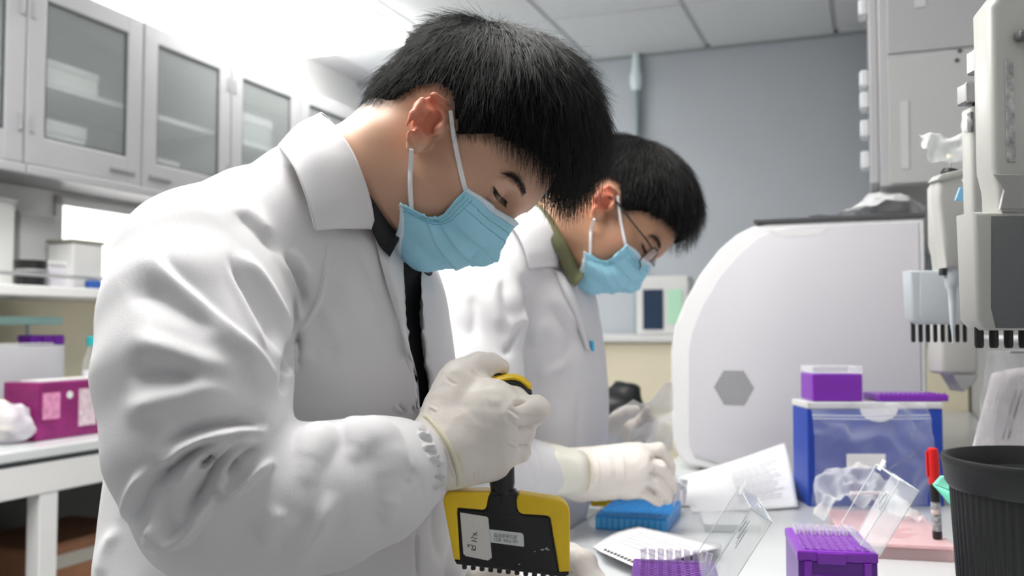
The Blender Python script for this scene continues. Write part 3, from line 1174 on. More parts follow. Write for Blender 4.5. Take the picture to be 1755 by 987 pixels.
def tint_head(V, H, ref, base, ear_red=1.0, short=1.0, eyes=True):
    L = H.loc(V)
    n = smooth_noise(V, 90, 3)
    C = np.tile(np.array(base), (len(V), 1)) * (1 + 0.03 * n)[:, None]
    red = np.array((0.62, 0.17, 0.10))
    # ears, cheeks
    e = np.clip(1 - np.hypot((L[:, 0] + 0.008) / 0.034, (L[:, 2] - 0.004) / 0.042), 0, 1) * (np.abs(L[:, 1]) > 0.075)
    e = np.clip(e * 2.2, 0, 1)[:, None] * 0.8 * ear_red
    C = C * (1 - e) + red * e
    ck = np.exp(-(((L[:, 0] - 0.075) / 0.03) ** 2 + ((L[:, 2] + 0.012) / 0.02) ** 2))[:, None] * 0.25
    C = C * (1 - ck) + np.array((0.58, 0.25, 0.17)) * ck
    sd = hair_field(H, V, ref) + 0.0025 * smooth_noise(V, 500, 8)
    hd = np.clip((sd + 0.002) / 0.016, 0, 1)[:, None]
    near_ear = (np.hypot(L[:, 0] + 0.008, L[:, 2] - 0.002) < 0.040) & (np.abs(L[:, 1]) > 0.0785)
    hd[near_ear] = 0
    hd = hd * (L[:, 2] > -0.075)[:, None]
    C = C * (1 - hd) + np.array((0.016, 0.013, 0.012)) * hd
    return C


def make_hair(H, ref, parent, thick, n_str, lens, seed, fringe=1.0, extra=0.026):
    """hair mass over the scalp with combed strands on it"""
    h = 0.0028
    ax = [np.arange(H.O[q] - 0.2 * H.s, H.O[q] + 0.2 * H.s, h) for q in range(3)]
    G = SDF(*ax)
    s = H.s
    G.ell(H.w(0.004, 0, 0.050), np.array((0.095, 0.075, 0.079)) * s + 0.003, H.R, 0.01)
    G.ell(H.w(0.037, 0, 0.048), np.array((0.068, 0.066, 0.066)) * s + 0.003, H.R, 0.02)
    G.ell(H.w(-0.034, 0, 0.004), np.array((0.050, 0.054, 0.052)) * s + 0.0025, H.R, 0.02)
    V, Fq = G.mesh(2)
    N = vnormals(V, Fq)
    sd = hair_field(H, V, ref)
    L = H.loc(V)
    keep = sd > 0.004
    # thickness grows away from the hairline and towards the crown and fringe
    top = np.clip((L[:, 2] - 0.02) / 0.07, 0, 1)
    frontness = np.clip((L[:, 0] - 0.03) / 0.06, 0, 1)
    t = thick * np.clip(sd / 0.035, 0, 1) ** 0.8 * (0.35 + 0.65 * top) * (1 + 0.4 * frontness * fringe)
    t = t + extra * top ** 1.3 * np.clip((L[:, 0] + 0.065) / 0.075, 0, 1) ** 1.5 * np.clip(sd / 0.05, 0, 1)
    t = laplace(np.stack([t, t, t], 1), Fq, 40)[:, 0]
    V2 = V + N * (t + 0.0016 * smooth_noise(V, 260, seed) * np.clip(sd / 0.02, 0, 1))[:, None]
    fk = keep[Fq].all(1)
    Fk = Fq[fk]
    used = np.unique(Fk)
    mp = np.full(len(V), -1)
    mp[used] = np.arange(len(used))
    cap = link('hair', fast_mesh('hair', V2[used], mp[Fk].astype(np.int32)), M_scalp, parent)
    # strands
    r = np.random.default_rng(seed)
    cand = np.nonzero(sd > -0.001)[0]
    pr = np.clip((sd[cand] + 0.003) / 0.012, 0.05, 1) * (1 + t[cand] / 0.008)
    roots = r.choice(cand, n_str, p=pr / pr.sum())
    whorl = H.w(-0.062, -0.01, 0.115)
    P0 = V2[roots] + r.normal(size=(n_str, 3)) * 0.0012
    Nn = N[roots]
    Lr = L[roots]
    g = P0 - whorl
    g -= (g * Nn).sum(1)[:, None] * Nn
    g /= np.maximum(np.linalg.norm(g, axis=1), 1e-6)[:, None]
    down = np.array((0.0, 0, -1.0)) - 0.12 * H.U
    fr = np.clip((Lr[:, 0] - 0.035) / 0.05, 0, 1) * np.clip((Lr[:, 2] - 0.03) / 0.05, 0, 1)
    tp = np.clip((Lr[:, 2] - 0.045) / 0.05, 0, 1)
    ln = (lens[0] * (1 - tp) + lens[1] * tp) * (1 - fr) + lens[2] * fr
    ln = ln * np.clip((sd[roots] + 0.006) / 0.02, 0.3, 1) * (0.75 + 0.5 * r.random(n_str))
    lift = (0.20 + 0.16 * r.random(n_str)) * (1 - 0.35 * fr)
    jit = r.normal(size=(n_str, 3)) * 0.12
    K = 7
    wh = np.clip(np.linalg.norm(P0 - whorl, axis=1) / 0.05, 0.15, 1)
    lift = lift * wh
    cur = P0.copy()
    pts = [cur.copy()]
    d = g + Nn * lift[:, None] + jit
    d /= np.linalg.norm(d, axis=1)[:, None]
    for k in range(1, K):
        bend = down * (0.04 + 0.17 * fr[:, None]) - Nn * (0.16 * lift[:, None] * (1 - fr[:, None]))
        d = d + bend * (0.5 + k * 0.12) + jit * 0.15
        d /= np.linalg.norm(d, axis=1)[:, None]
        cur = cur + d * (ln / (K - 1))[:, None]
        # keep outside the scalp
        q = H.loc(cur)
        e = np.sqrt(((q[:, 0] - 0.004) / 0.098) ** 2 + (q[:, 1] / 0.078) ** 2 + ((q[:, 2] - 0.050) / 0.082) ** 2)
        q2 = q.copy()
        q2[:, 0] = 0.004 + (q[:, 0] - 0.004) / np.minimum(e, 1)
        q2[:, 1] = q[:, 1] / np.minimum(e, 1)
        q2[:, 2] = 0.050 + (q[:, 2] - 0.050) / np.minimum(e, 1)
        cur = H.O + H.s * (q2 @ H.R)
        pts.append(cur.copy())
    A = np.stack(pts, 1)
    st = strands('hair_strands', [A[i] for i in range(n_str)], 0.00016, M_hair, cap)
    st['kind'] = 'stuff'
    return cap


def make_mask(H, parent, C, body=None):
    """pleated surgical mask; C: control points in head coordinates (near side), mirrored across the face"""
    nu, nv = 90, 60
    near = C['edge']                     # top -> bottom down the near side edge
    mid = C['mid']                       # top -> bottom over nose, mouth, chin
    q1 = C['quarter']
    rows = []
    e_ = spline(near, nv)
    m_ = spline(mid, nv)
    q_ = spline(q1, nv)
    V = np.zeros((nu, nv, 3))
    for j in range(nv):
        a, b, c = e_[j], q_[j], m_[j]
        f = lambda p: (p[0], -p[1], p[2])
        cr = spline([a, b, c, f(b), f(a)], nu)
        V[:, j] = cr
    # pleats: three folds across, closing up towards the side edges
    s = np.abs(np.linspace(-1, 1, nu))[:, None]
    t = np.linspace(0, 1, nv)[None, :]
    step = np.zeros((1, nv))
    for t0 in (0.36, 0.52, 0.68):
        x = (t - t0) / 0.09
        step = step + np.where((x > -1) & (x < 0.12), (x + 1) / 1.12, 0) * 0.0027
    step = step * (0.35 + 0.65 * (1 - s ** 2))
    pleat = True
    W = H.O + H.s * (V.reshape(-1, 3) @ H.R)
    Fq = np.array([(i * nv + j, (i + 1) * nv + j, (i + 1) * nv + j + 1, i * nv + j + 1) for i in range(nu - 1) for j in range(nv - 1)], np.int32)
    N = vnormals(W, Fq)
    out = W - H.w(0.03, 0, -0.03)
    sg = np.sign((N * out).sum(1))
    N = N * sg[:, None]
    if body is not None:                                  # keep clear of the skin
        for it in range(12):
            idx = [np.clip(np.searchsorted(body.ax[q], W[:, q]), 0, len(body.ax[q]) - 1) for q in range(3)]
            f = body.F[idx[0], idx[1], idx[2]]
            W = W + N * np.where(f < 0.0035, 0.0012, 0)[:, None]
        edge = np.zeros((nu, nv), bool)
        edge[:3] = edge[-3:] = True
        W0 = W.copy()
        W = laplace(W, Fq, 8)
        W[edge.ravel()] = W0[edge.ravel()]
        N = vnormals(W, Fq)
        N = N * np.sign((N * (W - H.w(0.03, 0, -0.03))).sum(1))[:, None]
    W = W + N * (step.ravel() + 0.0006 * smooth_noise(W, 120, 4))[:, None]
    o = link('face_mask', fast_mesh('face_mask', W, Fq), M_mask, parent)
    solidify(o, 0.0012, 0)
    # white binding along the top, and the side welds
    W3 = W.reshape(nu, nv, 3)
    N3 = N.reshape(nu, nv, 3)

    def band(name, idx_pts, m, wdt=0.0005):
        A = np.array(idx_pts)
        a, b = A.shape[:2]
        F2 = np.array([(i * b + j, (i + 1) * b + j, (i + 1) * b + j + 1, i * b + j + 1) for i in range(a - 1) for j in range(b - 1)], np.int32)
        q = link(name, fast_mesh(name, A.reshape(-1, 3), F2), m, o)
        solidify(q, 0.0006, 0)
        return q
    band('top_binding', [[W3[i, j] + N3[i, j] * 0.0012 for j in range(0, 4)] for i in range(nu)], M_mask_w)
    band('end_binding', [[W3[i, j] + N3[i, j] * 0.0012 for j in range(nv - 4, nv)] for i in range(nu)], M_mask_w)
    # welded dots along the near edges
    me = None
    dots = MB()
    M_weld = mat('weld_dots', (0.13, 0.42, 0.56), 0.6)
    for i in (2, 4, 6):
        for j in range(6, nv - 3):
            if j % 1 == 0:
                c, n = W3[i, j] + N3[i, j] * 0.0007, N3[i, j]
                dots.lathe([(0.00055, 0.0), (0.0004, 0.0005)], 5, frame(c, np.cross(n, (0.3, 0.9, 0.1)), n))
    for j in (7, 11):
        for i in range(5, nu // 2 + 14):
            c, n = (W3[i, j] + W3[i + 1, j]) / 2 + N3[i, j] * 0.0007, N3[i, j]
            dots.lathe([(0.00055, 0.0), (0.0004, 0.0005)], 5, frame(c, np.cross(n, (0.3, 0.9, 0.1)), n))
    dots.build('weld_dots', M_weld, o)
    return o


def surf(G, H, px, py, off, lo=0.8, hi=1.1):
    """head coordinates of the face point seen at a pixel, lifted off by off"""
    d = ray_depth(G, px, py, lo, hi, 0.0004) - off
    q = H.loc(V3(P(px, py, d))[None])[0]
    return (q[0], q[1], q[2])


def eye_parts(H, parent, lash_line, brow):
    """lash_line, brow: head-coordinate polylines of the near side; mirrored for the far side"""
    for sd in (1, -1):
        def w(q):
            return H.w(q[0], q[1] * sd, q[2])
        lash = MB()
        L_ = spline(lash_line, 24)
        lash.tube([w(q) for q in L_], [0.0002 + 0.0007 * math.sin(math.pi * min(1, 0.15 + 0.8 * i / 23)) for i in range(24)], 6)
        for i in range(3, 24, 1):
            a = L_[i]
            b = a + np.array((0.0052, 0.0006, -0.0042))
            m_ = (a + b) / 2 + np.array((0.0002, 0, -0.0012))
            lash.tube([w(a), w(m_), w(b)], [0.00035, 0.00025, 0.00008], 4)
        lash.build('eyelashes', M_lash, parent)
        r = np.random.default_rng(11)
        B_ = spline(brow, 60)
        cs = []
        for k in range(330):
            i = int(8 + 46 * r.random() ** 0.65)
            t = i / 59
            wd = 0.0038 * (0.35 + 0.9 * math.sin(math.pi * min(1, 0.1 + 0.8 * t)))
            a = B_[i] + np.array((-0.3, 0, 1.0)) * wd * r.normal() * 0.5
            dv = (B_[max(i - 6, 0)] - B_[min(i + 6, 59)])
            dv = dv / np.linalg.norm(dv) * 0.0085
            out = np.array((0.0016, -0.0014, 0.0))
            cs.append(np.stack([w(a + dv * k2 + out * math.sin(math.pi * k2 * 0.9)) for k2 in np.linspace(0, 1, 4)]))
        st = strands('eyebrow', cs, 0.00011, M_hair, parent)
        st['kind'] = 'stuff'
# ------------------------------------------------------------------ shared head data (measured on the front person)
H1 = Head(P(741, 253, 0.95), 55, 8)


def hl(px, py, d):
    q = H1.loc(V3(P(px, py, d))[None])[0]
    return (q[0], abs(q[1]), q[2])


EAR = dict(
    centre=hl(735, 205, 0.872),
    helix=[hl(*p) for p in ((767, 196, 0.880), (761, 176, 0.874), (744, 165, 0.868), (725, 173, 0.864), (708, 196, 0.860), (701, 216, 0.861), (704, 236, 0.864), (712, 250, 0.869))],
    helix_r=[0.0030, 0.0034, 0.0036, 0.0036, 0.0036, 0.0036, 0.0038, 0.0040],
    antihelix=[hl(*p) for p in ((744, 187, 0.871), (724, 192, 0.866), (716, 213, 0.866), (723, 233, 0.869))],
    bowl=[(hl(*p), r) for p, r in (((738, 205, 0.874), 0.0150), ((728, 190, 0.872), 0.0120), ((744, 180, 0.876), 0.0090), ((722, 218, 0.872), 0.0100), ((722, 236, 0.874), 0.0085), ((750, 200, 0.878), 0.0100))],
    dig=[(hl(738, 215, 0.864), (0.0082, 0.0105, 0.0092)), (hl(745, 203, 0.866), (0.007, 0.008, 0.007)), (hl(738, 177, 0.866), (0.011, 0.0052, 0.0044)), (hl(711, 212, 0.862), (0.0035, 0.004, 0.011))],
    tragus=hl(753, 222, 0.870),
    lobe=hl(714, 247, 0.870))

def nl(px, py, d):
    f, l, u = hl(px, py, d)
    return (f, -l, u)


def build_body(name, T, H, ref, J, label, skin, parent, res=0.0017):
    """one continuous figure: head, neck, trunk, arms and legs. J: joints in world space"""
    O = H.O
    s = H.s
    xs = axis_pts([(J['xmin'], O[0] - 0.175 * s, 0.012), (O[0] - 0.175 * s, O[0] + 0.165 * s, res), (O[0] + 0.165 * s, J['xmax'], 0.012)])
    ys = axis_pts([(J['ymin'], O[1] - 0.112 * s, 0.012), (O[1] - 0.112 * s, O[1] + 0.112 * s, res), (O[1] + 0.112 * s, J['ymax'], 0.012)])
    zs = axis_pts([(0.0, O[2] - 0.19 * s, 0.014), (O[2] - 0.19 * s, O[2] + 0.17 * s, res), (O[2] + 0.17 * s, O[2] + 0.19 * s, 0.01)])
    G = SDF(xs, ys, zs)
    carve_head(G, H)
    # neck with its two side tendons
    nk = [H.w(-0.014, 0, -0.018), H.w(-0.012, 0, -0.066), V3(J['neck']), V3(J['chest'])]
    G.chain(nk, [0.055 * s, 0.053, 0.060, 0.085], 0.03, 0.022)
    G.cap(H.w(-0.02, -0.045, -0.035), V3(J['neck']) + np.array((0.055, -0.035, -0.05)), 0.014, 0.012, 0.03)
    G.cap(H.w(0.018, 0, -0.065), V3(J['neck']) + np.array((0.025, 0, -0.02)), 0.020, 0.026, 0.03)
    G.chain([J['chest'], J['waist'], J['pelvis']], [0.095, 0.095, 0.100], 0.03, 0.04)
    for sd in ('r', 'l'):
        G.cap(J['chest'], J['sh_' + sd], 0.07, 0.05, 0.04)
        G.chain([J['sh_' + sd], J['el_' + sd], J['wr_' + sd], J['ha_' + sd]], [0.045, 0.036, 0.020, 0.016], 0.02, 0.04)
        G.chain([J['hip_' + sd], J['kn_' + sd], J['an_' + sd]], [0.082, 0.055, 0.036], 0.03, 0.05)
        a = V3(J['an_' + sd])
        G.cap(a + np.array((-0.03, 0, -0.045)), a + np.array((0.14, 0, -0.06)), 0.036, 0.026, 0.03)
    ear_at(G, H, EAR, -1)
    ear_at(G, H, EAR, 1)
    V, Fq = G.mesh(3)
    me = fast_mesh(name, V, Fq)
    set_col(me, 'tint', tint_head(V, H, ref, skin))
    o = link(name, me, M_skin, parent)
    return o, G


def glove(name, fingers, palm, bounds, parent, k=0.010, res=0.0013, strokes=(), seed=1, m=None):
    lo, hi = bounds
    G = SDF(*[np.arange(lo[q], hi[q], res) for q in range(3)])
    for a, b, ra, rb in palm:
        G.cap(a, b, ra, rb, 0.016)
    for ch, rs, k0 in fingers:
        g2 = SDF(*G.ax)
        g2.chain(ch, rs, 0.003)
        A, d = G.F, g2.F
        h = np.maximum(k0 - np.abs(A - d), 0) / k0
        G.F = np.minimum(A, d) - h * h * k0 * 0.25
    V, Fq = G.mesh(3)
    N = vnormals(V, Fq)
    h = coat_strokes(V, N, strokes, front_mask(V, N, 0.02, 4)) if strokes else 0
    h = h + 0.00035 * (1 - 2 * np.abs(smooth_noise(V, 150, seed))) + 0.0002 * smooth_noise(V, 420, seed + 2)
    V = V + N * np.asarray(h)[:, None]
    o = link(name, fast_mesh(name, V, Fq), m or M_glove, parent)
    return o, G


def ring_pts(c, a, b, n, ra, rb, wob=0.0, seed=0):
    r = np.random.default_rng(seed)
    ph = r.random(3) * 6.28
    out = []
    for i in range(n):
        t = 2 * math.pi * i / n
        w = 1 + wob * (math.sin(5 * t + ph[0]) + 0.6 * math.sin(9 * t + ph[1]))
        out.append(V3(c) + a * math.cos(t) * ra * w + b * math.sin(t) * rb * w)
    return out


def loop_tube(name, pts, r, m, parent, n=8, flat=1.0):
    """closed tube"""
    K = len(pts)
    pts = [V3(p) for p in pts]
    cen = sum(pts) / K
    V, Fq = [], []
    for i, p in enumerate(pts):
        d = pts[(i + 1) % K] - pts[i - 1]
        d /= np.linalg.norm(d)
        o_ = p - cen
        o_ -= d * (o_ @ d)
        o_ /= np.linalg.norm(o_)
        q = np.cross(d, o_)
        for k in range(n):
            t = 2 * math.pi * k / n
            V.append(p + o_ * math.cos(t) * r + q * math.sin(t) * r * flat)
    for i in range(K):
        for k in range(n):
            Fq.append((i * n + k, i * n + (k + 1) % n, ((i + 1) % K) * n + (k + 1) % n, ((i + 1) % K) * n + k))
    return link(name, fast_mesh(name, V, np.array(Fq, np.int32)), m, parent)


def trousers_and_shoes(J, parent, m):
    G = SDF(axis_pts([(J['xmin'], J['xmax'], 0.012)]), axis_pts([(J['ymin'], J['ymax'], 0.012)]), np.arange(0.03, 1.06, 0.012))
    G.cap(J['pelvis'], V3(J['pelvis']) + np.array((0, 0, -0.02)), 0.125, 0.125, 0.02)
    for sd in ('r', 'l'):
        G.chain([J['hip_' + sd], J['kn_' + sd], V3(J['an_' + sd]) + np.array((0, 0, 0.01))], [0.090, 0.076, 0.066], 0.03, 0.04)
    V, Fq = G.mesh(3)
    link('trousers', fast_mesh('trousers', V, Fq), m, parent)
    for sd in ('r', 'l'):
        a = V3(J['an_' + sd])
        G = SDF(np.arange(a[0] - 0.12, a[0] + 0.26, 0.006), np.arange(a[1] - 0.09, a[1] + 0.09, 0.006), np.arange(-0.012, 0.2, 0.006))
        G.cap(a + np.array((-0.03, 0, -0.045)), a + np.array((0.05, 0, -0.03)), 0.05, 0.048, 0.03)
        G.cap(a + np.array((0.02, 0, -0.05)), a + np.array((0.16, 0, -0.06)), 0.05, 0.042, 0.03)
        G.box(a + np.array((0.05, 0, -0.16)), (0.3, 0.2, 0.0735), np.eye(3), 0, 0, 'sub')
        V, Fq = G.mesh(2)
        link('shoe', fast_mesh('shoe', V, Fq), M_shoe, parent)


def loops(H, parent, spec):
    for pts in spec:
        mb = MB()
        mb.tube([tuple(p) for p in spline([H.w(*q) for q in pts], 14)], 0.0023, 8, flat=0.55)
        mb.build('ear_loop', M_loop, parent, True)


# ================================================================== the front person
pt1 = thing('person', 'front person in white lab coat and blue mask, gripping the yellow and black pipette', 'person', (-0.27, 1.0, 0))
S = P(352, 470, 0.85)
J1 = dict(neck=P(566, 338, 0.985), chest=(-0.235, 1.025, 1.20), waist=(-0.265, 1.05, 1.04), pelvis=(-0.29, 1.05, 0.93),
          sh_r=S, el_r=P(360, 850, 0.765), wr_r=P(738, 772, 0.848), ha_r=P(800, 740, 0.856),
          sh_l=(-0.235, 1.17, 1.27), el_l=(-0.16, 1.20, 1.0), wr_l=P(860, 1030, 1.06), ha_l=P(905, 1035, 1.04),
          hip_r=(-0.29, 0.96, 0.90), kn_r=(-0.27, 0.95, 0.50), an_r=(-0.32, 0.95, 0.09),
          hip_l=(-0.29, 1.13, 0.90), kn_l=(-0.27, 1.14, 0.50), an_l=(-0.32, 1.14, 0.09),
          xmin=-0.55, xmax=0.16, ymin=0.66, ymax=1.32)
body1, GB = build_body('body', None, H1, H1, J1, None, (0.63, 0.38, 0.262), pt1)


def sp(off, *q):
    return [surf(GB, H1, x, y, off) for x, y in q]


LASH = sp(0.0005, (846, 320), (849, 325), (854, 333), (863, 341), (869, 346))
BROW = sp(0.0008, (858, 299), (873, 301), (887, 310), (896, 325), (901, 340))
eye_parts(H1, body1, LASH, BROW)
make_hair(H1, H1, pt1, 0.011, 24000, (0.016, 0.034, 0.042), 21)
MASK = dict(
    edge=sp(0.0035, (799, 321), (779, 344), (757, 367), (737, 371), (712, 360), (688, 346)),
    quarter=sp(0.007, (842, 352), (836, 382), (815, 405))[:1] + [(.107, -.037, -.006), (.110, -.038, -.026), (.103, -.041, -.045), (.086, -.045, -.060)] + sp(0.006, (683, 388)),
    mid=[(.110, 0, .024), (.1225, 0, .002), (.125, 0, -.018), (.1195, 0, -.042), (.105, 0, -.063), (.064, 0, -.091)])
LOOPS = [sp(0.002, (772, 190), (777, 228), (786, 276), (795, 316), (804, 349)), sp(0.0025, (705, 256), (704, 285), (703, 318), (706, 372))]
LOOPS = LOOPS + [[(f, -l, u) for f, l, u in q] for q in LOOPS]
mk = make_mask(H1, pt1, MASK, GB)
loops(H1, mk, LOOPS)
trousers_and_shoes(J1, pt1, M_trouser)

# ---- lab coat
def c1(*q):
    return [(160 + x / 2.4675, 240 + y / 2.4675) for x, y in q]


def c2(*q):
    return [(160 + x / 2.55, 600 + y / 2.55) for x, y in q]


def c3(*q):
    return [(440 + x / 3.02, 660 + y / 3.02) for x, y in q]


def c4(*q):
    return [(440 + x / 2.056, 180 + y / 2.056) for x, y in q]


def s_(poly, wl, wr, amp):
    return (poly, wl, wr, amp)


FOLDS = [
    # upper sleeve
    s_(c1((240, 400), (262, 500), (310, 560), (400, 640), (540, 760), (660, 870), (760, 985), (800, 1070)), 9, 26, 5.0),
    s_(c1((300, 470), (360, 560), (470, 640), (600, 770), (700, 870)), 16, 16, -2.6),
    s_(c1((130, 690), (240, 650), (400, 730), (560, 830)), 26, 26, -5.0),
    s_(c1((130, 800), (250, 870), (430, 930), (640, 980)), 22, 22, 4.0),
    s_(c2((110, 130), (280, 95), (480, 130)), 24, 24, -5.5),
    s_(c2((90, 285), (300, 220), (480, 180), (640, 190)), 24, 26, 5.0),
    s_(c2((255, 450), (340, 375), (480, 325), (640, 305), (790, 330)), 13, 13, -10.1),
    s_(c2((255, 480), (320, 488), (400, 425), (520, 378), (640, 356), (780, 352)), 9, 9, 8.8),
    s_(c2((235, 620), (330, 525), (440, 450), (540, 395)), 10, 10, -8.1),
    s_(c2((300, 605), (390, 560), (440, 480), (550, 415), (640, 378)), 9, 9, 6.1),
    s_(c2((455, 520), (495, 500), (540, 450)), 6, 6, -10.8),
    s_(c2((430, 545), (510, 505), (580, 425), (660, 400), (730, 415)), 7, 7, 6.8),
    s_(c2((360, 750), (450, 640), (525, 540), (600, 430), (650, 410)), 11, 11, -10.8),
    s_(c2((292, 620), (283, 710), (300, 800), (345, 838), (415, 790), (490, 690), (545, 610)), 8, 8, 6.8),
    s_(c2((545, 560), (548, 610), (575, 632), (630, 600), (710, 530), (810, 480)), 8, 8, 6.8),
    s_(c2((578, 585), (630, 510), (690, 450), (750, 415)), 6, 6, -8.8),
    s_(c2((150, 760), (158, 660), (190, 585), (260, 505)), 10, 10, 4.7),
    s_(c2((180, 760), (215, 640), (270, 570), (340, 520)), 12, 12, -4.7),
    s_(c2((235, 880), (270, 800), (290, 730)), 11, 11, 4.1),
    # forearm
    s_(c3((90, 885), (150, 902), (230, 862), (320, 750), (370, 620), (387, 530)), 14, 18, 3.8),
    s_(c3((40, 870), (110, 820), (200, 760), (290, 640)), 22, 22, -2.5),
    s_(c3((0, 820), (60, 760), (140, 620)), 19, 19, 2.5),
    s_(c3((710, 560), (690, 660), (640, 720)), 19, 19, 2.1),
    s_(c3((800, 540), (780, 480), (830, 430)), 14, 14, -2.1),
    # shoulder and chest
    s_(c1((575, 290), (640, 335), (720, 410), (800, 500)), 14, 10, -3.0),
    s_(c1((590, 270), (680, 320), (760, 410)), 10, 14, 2.0),
    s_(c1((556, 470), (620, 570), (700, 680), (770, 790), (815, 930)), 10, 15, -6.5),
    s_(c1((600, 465), (700, 570), (790, 720), (840, 830)), 9, 9, 4.0),
    s_(c1((555, 480), (600, 600), (690, 800), (760, 950)), 8, 8, 3.0),
    s_(c1((810, 465), (840, 540), (880, 640), (885, 740)), 7, 9, -7.0),
    s_(c1((795, 460), (800, 520), (850, 640), (870, 740), (860, 800)), 9, 6, 4.0),
    s_(c1((830, 455), (890, 540), (930, 600)), 7, 12, 3.0),
    s_(c1((870, 830), (850, 900), (845, 990)), 6, 6, -6.0),
    s_(c2((860, 20), (850, 120), (835, 200)), 6, 6, -5.0),
    # front panel
    s_(c4((120, 960), (140, 830), (150, 780)), 7, 7, -5.0),
    s_(c4((250, 500), (235, 640), (190, 740), (140, 815)), 4, 5, 1.8),
    s_(c4((300, 560), (330, 700), (380, 820)), 20, 20, 2.0),
    s_(c4((230, 690), (290, 800), (310, 830)), 18, 18, 2.0),
    s_(c4((350, 480), (420, 640), (450, 800)), 18, 18, -2.5),
    s_(c4((180, 900), (230, 860), (300, 880)), 18, 18, -1.5),
    s_([(715, 905), (717, 950), (718, 1000)], 2, 3, -3.5),
    s_([(745, 860), (748, 920), (760, 980)], 10, 10, -3.0),
    s_([(205, 900), (180, 940), (170, 1000)], 10, 10, 2.0),
    
]
# gathers of the elastic cuff
rg = np.random.default_rng(4)
cuff = spline([(690, 709), (716, 712), (728, 722), (742, 752), (754, 783), (765, 815), (757, 846)], 24)
for k in range(1, 23):
    x, y = cuff[k]
    L_ = 16 + 16 * rg.random()
    a = math.radians(198 + rg.normal() * 14 - k * 0.8)
    FOLDS.append(([(x, y), (x + L_ * 0.5 * math.cos(a), y - 2 + L_ * 0.5 * math.sin(a)), (x + L_ * math.cos(a + 0.3), y + L_ * math.sin(a + 0.3))], 2.4, 2.4, 2.6 if k % 2 else -2.6))


def coat_sdf(T, full=True, h=0.0032, arm=None, larm=None):
    """T: shift of the whole coat; arm: right sleeve chain (points, radii)"""
    T = V3(T)
    tx, ty, tz = T
    xs = axis_pts([(-0.54 + tx, 0.04 + tx, h)])
    ys = axis_pts([(0.66 + ty, 0.98 + ty, h), (0.98 + ty, 1.34 + ty, 0.008)])
    zs = axis_pts([(0.50 + tz, 0.92 + tz, 0.012), (0.92 + tz, 1.46 + tz, h)])
    G = SDF(xs, ys, zs)
    zz = np.array((0.52, 0.70, 0.86, 0.93, 1.02, 1.12, 1.22, 1.29, 1.335, 1.36)) + tz
    front = np.array((-0.110, -0.110, -0.105, -0.085, -0.060, -0.056, -0.068, -0.085, -0.115, -0.15)) + tx
    back = np.array((-0.46, -0.455, -0.45, -0.448, -0.443, -0.430, -0.400, -0.360, -0.310, -0.26)) + tx
    cx, rx = (front + back) / 2, (front - back) / 2
    ry = np.array((0.22, 0.21, 0.20, 0.18, 0.165, 0.16, 0.17, 0.165, 0.14, 0.10))
    G.loft(zz, cx, np.array((1.05, 1.05, 1.05, 1.05, 1.05, 1.045, 1.035, 1.03, 1.03, 1.02)) + ty, rx, ry, 0.03, pw=2.2)
    # shoulders and upper back
    up = [P(528, 346, 0.965), P(440, 392, 0.90), P(346, 466, 0.845)]
    G.chain([V3(p) + T for p in up], [0.050, 0.060, 0.076], 0.012, 0.04)
    lf = [V3(P(528, 334, 0.98)), np.array((-0.235, 1.12, 1.30)), np.array((-0.24, 1.17, 1.24))]
    G.chain([p + T for p in lf], [0.050, 0.062, 0.078], 0.03, 0.05)
    # sleeves
    pts, rs = arm
    G.chain(pts, rs, 0.012, 0.010)
    pts, rs = larm
    G.chain(pts, rs, 0.012, 0.02)
    return G


def round_(p, dy=0.0):
    return V3(p)


ARM1 = ([P(346, 466, 0.845), P(337, 545, 0.815), P(336, 640, 0.785), P(345, 760, 0.765), P(372, 856, 0.76), P(470, 862, 0.772), P(560, 846, 0.79), P(640, 822, 0.81), P(672, 808, 0.820), P(692, 800, 0.828)],
        [0.076, 0.079, 0.080, 0.074, 0.064, 0.062, 0.061, 0.054, 0.045, 0.0365])
LARM1 = ([(-0.24, 1.17, 1.24), (-0.17, 1.20, 1.03), P(800, 1035, 1.09), P(850, 1040, 1.07)], [0.078, 0.07, 0.052, 0.035])
G = coat_sdf((0, 0, 0), h=0.0021, arm=ARM1, larm=LARM1)
# big soft folds of the forearm, standing proud of the sleeve
for pts, rr, out in ((c3((325, 300), (280, 400), (222, 575)), (0.020, 0.020, 0.012), 0.0065),
                     (c3((500, 262), (515, 330), (470, 410)), (0.0175, 0.016, 0.010), 0.0065),
                     (c3((600, 300), (645, 420), (640, 640)), (0.024, 0.022, 0.013), 0.0050)):
    q_ = spline(pts, 14)
    r_ = np.interp(np.linspace(0, 1, 14), np.linspace(0, 1, len(rr)), rr)
    ch_, rs_ = [], []
    for (x, y), r1 in zip(q_, r_):
        d0 = ray_depth(G, x, y, 0.7, 0.9) or ray_depth(G, x, y + 16, 0.7, 0.9)
        if d0:
            k_ = len(ch_) / 13
            ch_.append(V3(P(x, y, d0 + r1 - out * (0.75 - 1.5 * k_ ** 2.5))))
            rs_.append(r1)
    G.chain(ch_, rs_, 0.004, 0.004)
# the gap down the front where the black shirt shows
for px, py in spline([(676, 408), (702, 452), (708, 500), (710, 560), (716, 610), (724, 660), (726, 700)], 40):
    d0 = ray_depth(G, px, py, 0.8, 1.15)
    if d0:
        G.cap(P(px, py, d0 - 0.02), P(px, py, d0 + 0.03), 0.0085, 0.007, 0.004, 'sub')
